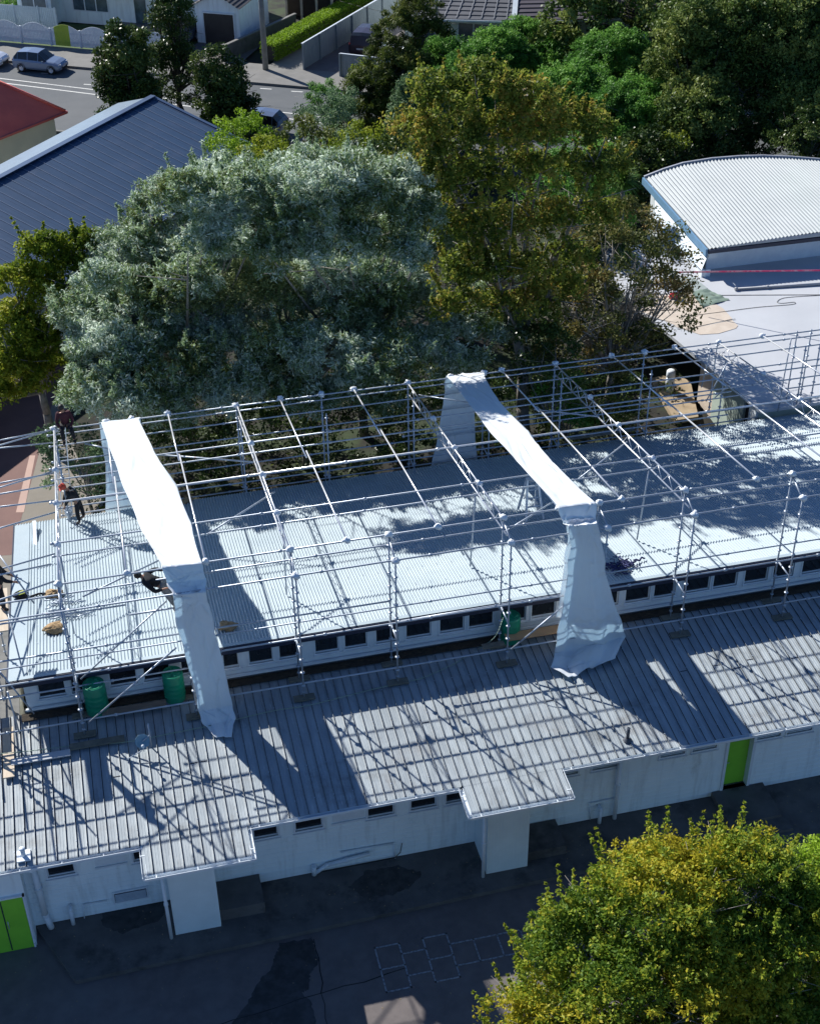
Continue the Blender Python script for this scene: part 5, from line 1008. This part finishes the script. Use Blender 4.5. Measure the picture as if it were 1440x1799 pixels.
# ------------------------------------------------------------------ step ladder under the second sheet
p = gp(932, 906, *URP); sl2 = thing('step_ladder', 'aluminium step ladder standing open on the upper roof beside the right white sheet', 'ladder', tuple(p))
def lad(m, base, top, wd0, wd1, n, ax=(1, 0, 0)):
    A = Vector(ax); b, t = Vector(base), Vector(top)
    m.obox((b+t)/2-A*(wd0+wd1)/4, (t-b)+A*(wd0-wd1)/2, (t-b).length, .06, .08, up=(0, 1, .1)); m.obox((b+t)/2+A*(wd0+wd1)/4, (t-b)-A*(wd0-wd1)/2, (t-b).length, .06, .08, up=(0, 1, .1))
    for i in range(n): u_ = (i+.7)/n; c = b.lerp(t, u_); w_ = wd0+(wd1-wd0)*u_; m.obox(c, A, w_, .07, .025)
m = MB(); lad(m, (p[0], p[1]-.45, p[2]+.11), (p[0]-.0, p[1], p[2]+1.55), .62, .36, 5); m.build('rungs', alu, sl2)
m = MB(); lad(m, (p[0], p[1]+.5, p[2]), (p[0], p[1]+.04, p[2]+1.55), .62, .36, 1); m.box(p[0]-.2, p[0]+.2, p[1]-.08, p[1]+.1, p[2]+1.53, p[2]+1.57); m.build('rear_frame', alu, sl2)
# access ladders
def long_ladder(label, a, b, w_, n):
    m = MB(); A, B = Vector(a), Vector(b); X_ = Vector((1, 0, 0))
    for s in (-1, 1): m.obox((A+B)/2+X_*w_/2*s, B-A, (B-A).length, .03, .07, up=(0, -1, .2))
    for i in range(n): c = A.lerp(B, (i+.5)/n); m.tube(c-X_*w_/2, c+X_*w_/2, .014, 6)
    o = m.build('access_ladder', alu); tag(o, label, 'ladder')
long_ladder('aluminium access ladder at the left edge leaning on the end scaffold', (-5.0, 31.6, 2.9), (-4.95, 33.4, 6.2), .38, 12)
a = gy(104, 838, 44.6); b = gy(103, 752, 44.95)
long_ladder('ladder leaning at the rear left corner below the seated worker', (a[0]+.05, 44.7, 2.7), (b[0]+.05, 44.92, ZR+.1), .36, 10)
# ------------------------------------------------------------------ things on the flat white roof
def fl(x, y, dz=0.): p = gz(x, y, fz); return np.array([p[0], p[1], fz+dz])
def flat(name, label, cat, px, mat, z0, z1):
    P = [fl(*p) for p in px]; m = MB(); n = len(P); m.add([(p[0], p[1], fz+z0) for p in P]+[(p[0], p[1], fz+z1) for p in P], [tuple(range(n))[::-1], tuple(range(n, 2*n))]+[(i, (i+1) % n, n+(i+1) % n, n+i) for i in range(n)]); o = m.build(name, mat); tag(o, label, cat)
flat('plywood_sheet', 'pale plywood sheet with rounded end, nearest the scaffold on the flat roof', 'board', [(1180, 572), (1230, 588), (1262, 586), (1292, 577), (1296, 572), (1285, 562), (1212, 578)], ply, .003, .015)
flat('plywood_sheet', 'larger pale plywood sheet beside the red bucket', 'board', [(1120, 545), (1205, 579), (1286, 560), (1270, 542), (1222, 512), (1150, 520)], ply, .001, .008)
flat('grey_roof_sheet', 'grey square sheet lying above the green mesh', 'board', [(1178, 515), (1196, 488), (1218, 487), (1243, 507), (1212, 514)], M('grey_matting', (.33, .38, .37), (.28, .33, .32), 3, .8), .01, .02)
pm = [fl(*p) for p in [(1212, 512), (1243, 511), (1279, 527), (1255, 543), (1228, 540)]]
m = MB(); vs = []; n = 16
A, B, C_, D_ = [np.array(fl(*p)) for p in ((1212, 513), (1242, 509), (1281, 527), (1232, 541))]
for i in range(n+1):
    for j in range(n+1):
        u_, v_ = i/n, j/n; q = (A*(1-u_)+B*u_)*(1-v_)+(D_*(1-u_)+C_*u_)*v_; q[2] = fz+.05+.05*smooth_noise(u_*6, v_*5, 2)+.015*math.sin(j*1.4); vs.append(tuple(q))
m.smooth = True; m.add(vs, [(i*(n+1)+j, i*(n+1)+j+1, (i+1)*(n+1)+j+1, (i+1)*(n+1)+j) for i in range(n) for j in range(n)]); o = m.build('mesh_cloth', shademesh); tag(o, 'rumpled green mesh cloth on the flat white roof', 'mesh cloth')
p = fl(1183, 523); bk = thing('red_bucket', 'red bucket with a white clear top at the treetop edge of the flat roof', 'bucket', tuple(p)); m = MB(); m.lathe(tuple(p), [(0, 0), (.22, 0), (.17, .30), (.15, .32), (.15, .30), (0, .28)], 18); m.build('body', M('red_plastic', (.6, .03, .05), (.55, .03, .045), 4, .4), bk)
m = MB(); m.lathe((p[0], p[1], p[2]+.3), [(.14, 0), (.11, .22), (.04, .28), (0, .28)], 14); m.build('cap', foam, bk)
m = MB(); a = fl(1290, 510, .07); b = fl(1500, 497, .07); m.tube(a, b, .06, 10); m.tube(a, a+(b-a)*.02, .085, 10); c = a+(b-a)*.26; m.tube(c, c+(b-a)*.02, .085, 10); o = m.build('steel_pipe', M('grey_pipe', (.36, .37, .40), (.3, .31, .34), 4, .5)); tag(o, 'long grey pipe lying on the flat white roof', 'pipe')
m = MB(); a = gy(1185, 478, 54.3); b = gy(1500, 474, 50); a[2] = max(a[2], fz+.3); b[2] = max(b[2], fz+.3); m.obox((Vector(a)+Vector(b))/2, Vector(b)-Vector(a), (Vector(b)-Vector(a)).length, .01, .07); o = m.build('red_tape', M('red_white_tape', (.75, .06, .18), (.75, .35, .42), 2.2, .5, lo=.45, hi=.55)); tag(o, 'red barrier tape stretched above the flat white roof', 'tape')
cab = M('dark_thin_cable', (.10, .09, .08), (.07, .065, .06), 3, .6)
tubeline('cable', 'straight dark cable line running past the green mesh', 'cable', [fl(1165, 521, .015), fl(1250, 519, .015), fl(1440, 518, .015), fl(1500, 518, .015)], .012, cab)
tubeline('cable', 'looping cable on the flat roof right of the mesh', 'cable', [fl(1195, 557, .015), fl(1260, 549, .015), fl(1330, 540, .015), fl(1390, 535, .015), fl(1394, 531, .015), fl(1372, 533, .015), fl(1365, 530, .015), fl(1380, 523, .015), fl(1440, 519, .015)], .01, cab)
tubeline('cable', 'cable across the plywood sheets', 'cable', [fl(1205, 579, .03), fl(1250, 569, .03), fl(1291, 561, .03)], .01, cab)
# things in the court behind
p = gz(1177, 668, 0.6); m = MB(); 
for k in range(3): m.lathe((p[0], p[1], .0+k*.38), [(0, 0), (.16, 0), (.2, .03), (.19, .3), (.14, .36), (0, .36)], 14)

o = m.build('stacked_buckets', foam); tag(o, 'stack of white buckets on the pale deck in the court', 'buckets')
flatc = [gz(*q_, .0) for q_ in [(1140, 668), (1180, 660), (1212, 672), (1226, 735), (1185, 742), (1160, 700)]]
m = MB(); m.prism([(q_[0], q_[1]) for q_ in flatc], -.1, .1); o = m.build('court_paving', M('tan_boards', (.42, .33, .22), (.30, .23, .15), 2, .8)); struct(o)
# ------------------------------------------------------------------ cars
def carmat(n, c): return M(n, c, tuple(x*.9 for x in c), 1, .25, .35, spec=.6)
def car(label, ctr, hd, paint, L=4.3, H=1.62, wagon=False, group='cars parked on the street'):
    t = thing('parked_car', label, 'car', (ctr[0], ctr[1], ctr[2]), group, rotz=hd); k = L/4.3; h = H/1.62
    St = [(-2.15, .74, .45, .80, .86, .70), (-2.10, .85, .32, .93, 1.02, .76), (-1.98, .88, .28, 1.0, 1.20, .72), (-1.62, .90, .26, 1.02, 1.56, .64), (-.7, .91, .26, 1.0, 1.64, .63), (.25, .91, .26, .98, 1.60, .61), (.98, .91, .26, .97, 1.04, .74), (1.65, .90, .27, .90, .95, .72), (2.0, .85, .3, .78, .83, .68), (2.15, .72, .38, .62, .66, .60)]
    if wagon: St[2] = (-1.98, .88, .28, 1.0, 1.45, .68); St[3] = (-1.7, .90, .26, 1.02, 1.60, .66)
    body = MB(); gl = MB(); secs = []
    for x, w_, zb, zt, zr_, wr in St: secs.append([(x*k, -w_*.92, zb*h), (x*k, -w_, (zb+.16)*h), (x*k, -w_*.99, (zt-.12)*h), (x*k, -w_*.93, zt*h), (x*k, -wr, zr_*h), (x*k, 0, (zr_+.03)*h), (x*k, wr, zr_*h), (x*k, w_*.93, zt*h), (x*k, w_*.99, (zt-.12)*h), (x*k, w_, (zb+.16)*h), (x*k, w_*.92, zb*h)])
    body.smooth = True
    for i in range(len(secs)-1):
        for j in range(10):
            q4 = [secs[i][j], secs[i+1][j], secs[i+1][j+1], secs[i][j+1]]
            side = j in (3, 6) and 2 <= i <= 5; scr = j in (4, 5) and i in (2, 5)
            if side or scr:
                c = Vector(np.mean(np.array(q4), axis=0)); q5 = [tuple(c+(Vector(p)-c)*(.93 if side else .95)+Vector((0, 0, .004))) for p in q4]; gl.add([tuple(Vector(p)+(Vector(p)-Vector((p[0], 0, .9))).normalized()*.006) for p in q5], [(0, 1, 2, 3)])
            body.add(q4, [(0, 1, 2, 3)])
        body.add([secs[i][0], secs[i+1][0], secs[i+1][10], secs[i][10]], [(0, 3, 2, 1)])
    body.add(secs[0], [tuple(range(11))]); body.add(secs[-1], [tuple(range(11))[::-1]])
    body.build('body', paint, t, local=True); gl.build('window', glass, t, local=True)
    for x in (-1.33, 1.36):
        for s in (-1, 1):
            m = MB(); m.lathe((x*k, s*.80, .33), [(.20, -.11), (.33, -.10), (.345, -.06), (.345, .06), (.33, .10), (.20, .11)], 20, axis=(0, 1, 0)); wh = m.build('wheel', rubber, t, local=True)
            m = MB(); m.lathe((x*k, s*.80, .33), [(0, s*.105), (.21, s*.095), (.22, s*.115)], 12, axis=(0, 1, 0))
            for a in range(5): m.obox((x*k+.11*math.cos(a*1.257), s*.92, .33+.11*math.sin(a*1.257)), (math.cos(a*1.257), 0, math.sin(a*1.257)), .2, .03, .05, up=(0, 1, 0))
            m.build('rim', alu, wh, local=True)
            m = MB(); m.lathe((x*k, s*.895, .34), [(.36, 0), (.40, s*.02), (.40, s*.03), (.36, s*.032)], 20, axis=(0, 1, 0)); m.build('wheel_arch', rubber, t, local=True)
    for s in (-1, 1):
        m = MB(); m.obox((2.04*k, s*.62, .74*h), (.35, s*-1, 0), .32, .1, .09); m.build('headlight', M('lamp_glass', (.7, .72, .75), None, 3, .1), t, local=True)
        m = MB(); m.obox((-2.08*k, s*.68, .93*h), (.2, s*-1, 0), .26, .08, .12); m.build('tail_light', M('red_lamp', (.3, .01, .01), None, 3, .2), t, local=True)
        m = MB(); m.blob((.75*k, s*.98, 1.02*h), .1, amp=0, sq=(.6, 1, .7)); m.build('mirror', paint, t, local=True)
    m = MB(); m.box(2.09*k, 2.155*k, -.45, .45, .34, .50); m.build('grille', rubber, t, local=True)
    m = MB(); m.box(-2.165*k, -2.15*k, -.26, .26, .6, .71); m.box(2.15*k, 2.165*k, -.24, .24, .5, .6); m.build('number_plate', membrane, t, local=True)
    return t
hd0 = math.atan2(e1[1], e1[0])
car('blue grey parked car with a pale roof line in front of the yellow green gate', (*rd(-13.9, -.9), -.14), hd0, carmat('blue_grey_car_paint', (.23, .29, .40))).scale = (.84, .84, .84)
car('white parked car cut off by the left edge of the photo', (*rd(-18.45, -.85), -.14), hd0, carmat('white_car_paint', (.72, .75, .80))).scale = (.84, .84, .84)
car('dark wagon parked nose out of sight beside the tall grey board fence', (*rd(7.0, 8.6), .02), math.atan2(e2[1], e2[0]), carmat('dark_wine_car_paint', (.07, .05, .06)), 4.6, 1.66, True, 'cars parked off the street')
car('pale car mostly hidden by the conifer behind the short fence panel', (*rd(9.3, 5.4), .02), math.atan2(e2[1], e2[0])+.1, carmat('silver_car_paint', (.5, .54, .58)), 4.2, 1.5, False, 'cars parked off the street')
car('dark car nose beside the garage door behind the tree', (*rd(-6.6, 6.0), .02), math.atan2(-e2[1], -e2[0]), carmat('charcoal_car_paint', (.08, .09, .11)), 4.3, 1.5, False, 'cars parked off the street')
car('blue grey car roof showing between the dark tree and the lime shrub', (*rd(4.7, -8.6), -.14), hd0+math.pi, carmat('steel_blue_car_paint', (.16, .20, .30)), 4.3, 1.5)
# ------------------------------------------------------------------ people
def skin(name, chains, mat, parent, sub=2):
    """chains: list of [(point, radius), ...]; the first chain's first vertex is the root"""
    me = bpy.data.meshes.new(name); vs = []; es = []; rs = []; key = {}
    b = BASE[parent.name]
    for ch in chains:
        prev = None
        for p, r in ch:
            k = tuple(round(c, 4) for c in p)
            if k not in key: key[k] = len(vs); vs.append((p[0]-b[0], p[1]-b[1], p[2]-b[2])); rs.append(r)
            i = key[k]
            if prev is not None and prev != i: es.append((prev, i))
            prev = i
    me.from_pydata(vs, es, []); o = bpy.data.objects.new(name, me); put(o, parent); me.materials.append(mat)
    s = o.modifiers.new('skin', 'SKIN'); s.use_smooth_shade = True
    sv = me.skin_vertices[0].data if me.skin_vertices else None
    if sv is None:
        bm = bmesh.new(); bm.from_mesh(me); bm.verts.layers.skin.verify(); bm.to_mesh(me); bm.free(); sv = me.skin_vertices[0].data
    for i, r in enumerate(rs):
        rr = r if isinstance(r, tuple) else (r, r); sv[i].radius = rr; sv[i].use_root = (i == 0)
    u_ = o.modifiers.new('sub', 'SUBSURF'); u_.levels = sub; u_.render_levels = sub
    return o
def V(*a): return Vector(a)
def person(label, J, mats, hair='hair', helmet=None, harness=False):
    """J: joints in world space: pel, chest, neck, head, and L/R sh, el, wr, hip, kn, an, toe"""
    t = thing('person', label, 'person', tuple(J['base'])); body, jacket, trousers = mats
    pel, ch, nk, hd = J['pel'], J['chest'], J['neck'], J['head']
    chains = [[(pel, .13), (pel.lerp(ch, .5), .125), (ch, .15), (nk, .055), (nk.lerp(hd, .5), .06), (hd, .092), (hd+(hd-nk).normalized()*.09, .07)]]
    fw = J['face']
    for s in 'LR':
        sh, el, wr, hip, kn, an, toe = [J[k+s] for k in ('sh', 'el', 'wr', 'hip', 'kn', 'an', 'toe')]
        chains.append([(ch, .15), (sh, .065), (el, .045), (wr, .030)])
        hdv = (wr-el).normalized(); palm = wr+hdv*.07; chains.append([(wr, .030), (palm, .034)])
        sv = hdv.cross(fw).normalized() if hdv.cross(fw).length > .1 else V(1, 0, 0)
        for k in range(4): a = palm+sv*(-.03+.02*k); f1 = a+hdv*(.045+.006*(k in (1, 2)))+fw*.012; chains.append([(palm, .034), (a+hdv*.012, .010), (f1, .0088), (f1+hdv*.022+fw*.028, .008)])
        th = wr+hdv*.03-sv*.035+fw*.01; chains.append([(palm, .034), (th, .011), (th+hdv*.035+fw*.015, .009)])
        chains.append([(pel, .13), (hip, .09), (kn, .06), (an, .04), (toe, .032)])
    skin('body', chains, body, t)
    # face: nose, eyes, ears
    r_ = fw.cross(V(0, 0, 1)); r_ = r_.normalized() if r_.length > .1 else V(1, 0, 0); upv = r_.cross(fw).normalized()
    m = MB(); m.blob(hd+fw*.10-upv*.01, .018, amp=0, n=8); 
    for s in (-1, 1): m.blob(hd+r_*.088*s, .02, amp=0, n=8)
    m.blob(hd+fw*.09-upv*.045, .017, amp=0, n=8, sq=(1.4, 1, .5)); m.build('face', body, t)
    m = MB()
    for s in (-1, 1): m.blob(hd+fw*.088+r_*.032*s+upv*.02, .010, amp=0, n=8)
    m.build('eyes', hairm, t)
    # clothes
    skin('jacket', [[(pel.lerp(ch, .05), .165), (pel.lerp(ch, .35), .165), (pel.lerp(ch, .7), .172), (ch, .185), (ch.lerp(nk, .75), .10)]]+[[(ch, .185), (J['sh'+s], .095), (J['el'+s], .064), (J['el'+s].lerp(J['wr'+s], .85), .046)] for s in 'LR'], jacket, t)
    skin('trousers', [[(pel, .165), (pel.lerp(ch, .15), .165)]]+[[(pel, .158), (J['hip'+s], .115), (J['kn'+s], .082), (J['kn'+s].lerp(J['an'+s], .9), .066)] for s in 'LR'], trousers, t)
    for s in 'LR': skin('boot', [[(J['an'+s]+V(0, 0, .03), .055), (J['an'+s].lerp(J['toe'+s], .5), .05), (J['toe'+s], .042)]], J.get('bootm', rubber), t, 1)
    if hair: m = MB(); m.blob(hd-fw*.018+upv*.03, .108, seed=2, amp=.05, n=16, sq=(1, 1, 1.0)); m.build('hair', hairm, t)
    if helmet:
        m = MB(); m.blob(hd+upv*.045, .128, amp=0, n=18, sq=(1, 1, .9)); m.obox(hd+fw*.12+upv*.03, r_, .2, .1, .015, up=upv); m.obox(hd+upv*.165, fw, .2, .03, .02, up=upv); m.build('hard_hat', helmet, t)
    if harness:
        m = MB()
        for s in 'LR': m.path([J['sh'+s].lerp(ch, .4)+V(0, 0, .13), ch-fw*.19, pel.lerp(ch, .3)-fw*.16], .02, 5)
        m.tube(pel.lerp(ch, .15)-r_*.16-fw*.02, pel.lerp(ch, .15)+r_*.16-fw*.02, .03, 6); m.build('safety_harness', grey_cloth, t)
    return t
# worker in orange helmet standing bent over at the rear eave, facing left
f = gp(141, 917, *URP); z0 = urz(f[1])+.03; x, y = f[0], f[1]
J = dict(base=(x, y, z0), pel=V(x+.02, y, z0+.90), chest=V(x-.14, y+.02, z0+1.24), neck=V(x-.27, y+.03, z0+1.42), head=V(x-.37, y+.03, z0+1.52), face=V(-.75, -.15, -.6).normalized(),
    shL=V(x-.2, y-.18, z0+1.30), shR=V(x-.16, y+.22, z0+1.32), elL=V(x-.34, y-.24, z0+1.04), elR=V(x-.36, y+.24, z0+1.08), wrL=V(x-.42, y-.14, z0+.82), wrR=V(x-.47, y+.12, z0+.86),
    hipL=V(x+.02, y-.11, z0+.84), hipR=V(x+.04, y+.11, z0+.84), knL=V(x-.05, y-.14, z0+.46), knR=V(x+.12, y+.16, z0+.46), anL=V(x+.0, y-.14, z0+.07), anR=V(x+.16, y+.16, z0+.07), toeL=V(x-.16, y-.18, z0+.04), toeR=V(x+.0, y+.14, z0+.04), bootm=M('tan_boot', (.3, .2, .13), (.22, .15, .1), 5, .8))
person('worker in orange helmet and black clothes bending forward on the rear edge of the roof', J, (skinm, black_cloth, black_cloth), hair=None, helmet=orange, harness=True)
p = gp(122, 908, *URP); m = MB(); m.lathe((p[0], p[1]+.1, p[2]), [(0, 0), (.13, 0), (.16, .3), (.165, .31), (.15, .31), (.12, .02), (0, .02)], 14); o = m.build('white_bucket', foam); tag(o, 'white bucket at the feet of the worker in the orange helmet', 'bucket')
# seated worker on the top rear corner, seen from the front
f = gy(112, 745, YR); x, y, z0 = f[0]+.05, YR-.02, ZR+.05
J = dict(base=(x, y, z0), pel=V(x, y+.03, z0+.12), chest=V(x+.01, y-.02, z0+.46), neck=V(x, y-.05, z0+.66), head=V(x-.04, y-.07, z0+.82), face=V(.1, -.95, -.35).normalized(),
    shL=V(x-.20, y-.03, z0+.58), shR=V(x+.20, y-.03, z0+.57), elL=V(x-.27, y-.1, z0+.3), elR=V(x+.28, y-.12, z0+.3), wrL=V(x-.18, y-.3, z0+.13), wrR=V(x+.16, y-.32, z0+.12),
    hipL=V(x-.1, y-.02, z0+.1), hipR=V(x+.1, y-.02, z0+.1), knL=V(x-.14, y-.42, z0+.1), knR=V(x+.2, y-.4, z0+.08), anL=V(x-.12, y-.42, z0-.34), anR=V(x+.24, y-.4, z0-.34), toeL=V(x-.14, y-.58, z0-.38), toeR=V(x+.26, y-.56, z0-.38))
person('worker in maroon check shirt and black cap sitting on the rear scaffold corner', J, (skinm, maroon_cloth, black_cloth))
# bending worker by the left sheet, head to the left, on the inner ledger
f = gy(300, 1078, YI); x, y, z0 = f[0]-.02, YI+.10, f[2]
hip = gy(283, 1024, YI+.1); hd_p = gy(255, 1000, YI+.15); chp = gy(264, 1014, YI+.12)
J = dict(base=(x, y, z0), pel=V(*hip), chest=V(hip[0]-.36, YI+.12, hip[2]+.16), neck=V(hip[0]-.50, YI+.15, hip[2]+.28), head=V(hip[0]-.60, YI+.16, hip[2]+.34), face=V(-.35, -.3, -.9).normalized(),
    shL=V(hip[0]-.42, YI-.06, hip[2]+.18), shR=V(hip[0]-.36, YI+.32, hip[2]+.24), elL=V(hip[0]-.2, YI-.2, hip[2]-.05), elR=V(hip[0]-.1, YI+.36, hip[2]+.32), wrL=V(hip[0]+.06, YI-.22, hip[2]+.02), wrR=V(hip[0]+.14, YI+.3, hip[2]+.26),
    hipL=V(hip[0]+.02, YI+.0, hip[2]-.05), hipR=V(hip[0]+.05, YI+.2, hip[2]-.05), knL=V(hip[0]+.16, YI-.08, hip[2]-.42), knR=V(hip[0]+.2, YI+.2, hip[2]-.42), anL=V(hip[0]+.30, YI-.02, hip[2]-.80), anR=V(hip[0]+.34, YI+.18, hip[2]-.80), toeL=V(hip[0]+.26, YI-.18, hip[2]-.85), toeR=V(hip[0]+.3, YI+.02, hip[2]-.85))
J['base'] = (hip[0]+.3, YI, hip[2]-.87)
person('worker in black hooded top and grey trousers bending beside the left white sheet', J, (skinm, black_cloth, grey_cloth))
sb_ = J['base']; m = MB(); m.tube((sb_[0]-1.3, YI+.05, sb_[2]-.05), (sb_[0]+.9, YI+.05, sb_[2]-.05), .03, 8); m.build('ledger', galv, sc)
# worker at the left edge, cut by the frame
f = gy(6, 1070, 34.6); x, y = f[0], 34.6; z0 = f[2]
J = dict(base=(x, y, z0), pel=V(x, y, z0+.88), chest=V(x+.05, y, z0+1.28), neck=V(x+.06, y, z0+1.48), head=V(x+.06, y, z0+1.64), face=V(.9, -.2, -.3).normalized(),
    shL=V(x+.05, y-.2, z0+1.38), shR=V(x+.07, y+.2, z0+1.38), elL=V(x+.25, y-.25, z0+1.16), elR=V(x+.2, y+.26, z0+1.12), wrL=V(x+.48, y-.2, z0+1.05), wrR=V(x+.4, y+.2, z0+1.0),
    hipL=V(x, y-.1, z0+.85), hipR=V(x, y+.1, z0+.85), knL=V(x+.06, y-.12, z0+.46), knR=V(x-.04, y+.12, z0+.46), anL=V(x+.02, y-.12, z0+.07), anR=V(x-.1, y+.12, z0+.07), toeL=V(x+.17, y-.13, z0+.04), toeR=V(x+.05, y+.13, z0+.04))
person('worker in black on the end walkway at the very left edge', J, (skinm, black_cloth, black_cloth))
m = MB(); m.box(x-.5, x+.12, y-1.0, y+1.0, z0-.05, z0-.005); o = m.build('timber_plank', timber); tag(o, 'walkway plank under the worker in black at the left edge', 'plank')

# ------------------------------------------------------------------ groups of like things
GR = {'round_dark_tree': 'dark trees behind the blue roof ridge', 'blue_gum_tree': 'silvery gums behind the scaffold', 'bushy_green_tree': 'green bushy trees in front of the tiled house', 'spreading_evergreen': 'big evergreens at the top right', 'evergreen_mass': 'dark low evergreens behind the flat roof',
      'shade_shrub': 'shrubs in the shade behind the scaffold', 'garden_shrub': 'garden shrubs among the trees', 'plastic_sheet': 'white sheets over the scaffold', 'timber_plank': 'planks on the scaffold', 'jute_sack': 'tan sacks on the upper roof', 'person': 'workers on the roof', 'timber_fence': 'grey board fences', 'power_pole': 'poles along the street', 'overhead_wire': 'overhead wires', 'cable': 'cables on the flat roof', 'plywood_sheet': 'plywood on the flat roof', 'access_ladder': 'ladders on the scaffold'}
for o in list(S.objects):
    if o.parent is None and 'category' in o.keys() and 'group' not in o.keys():
        k = o.name.split('.')[0]
        if k in GR: o['group'] = GR[k]
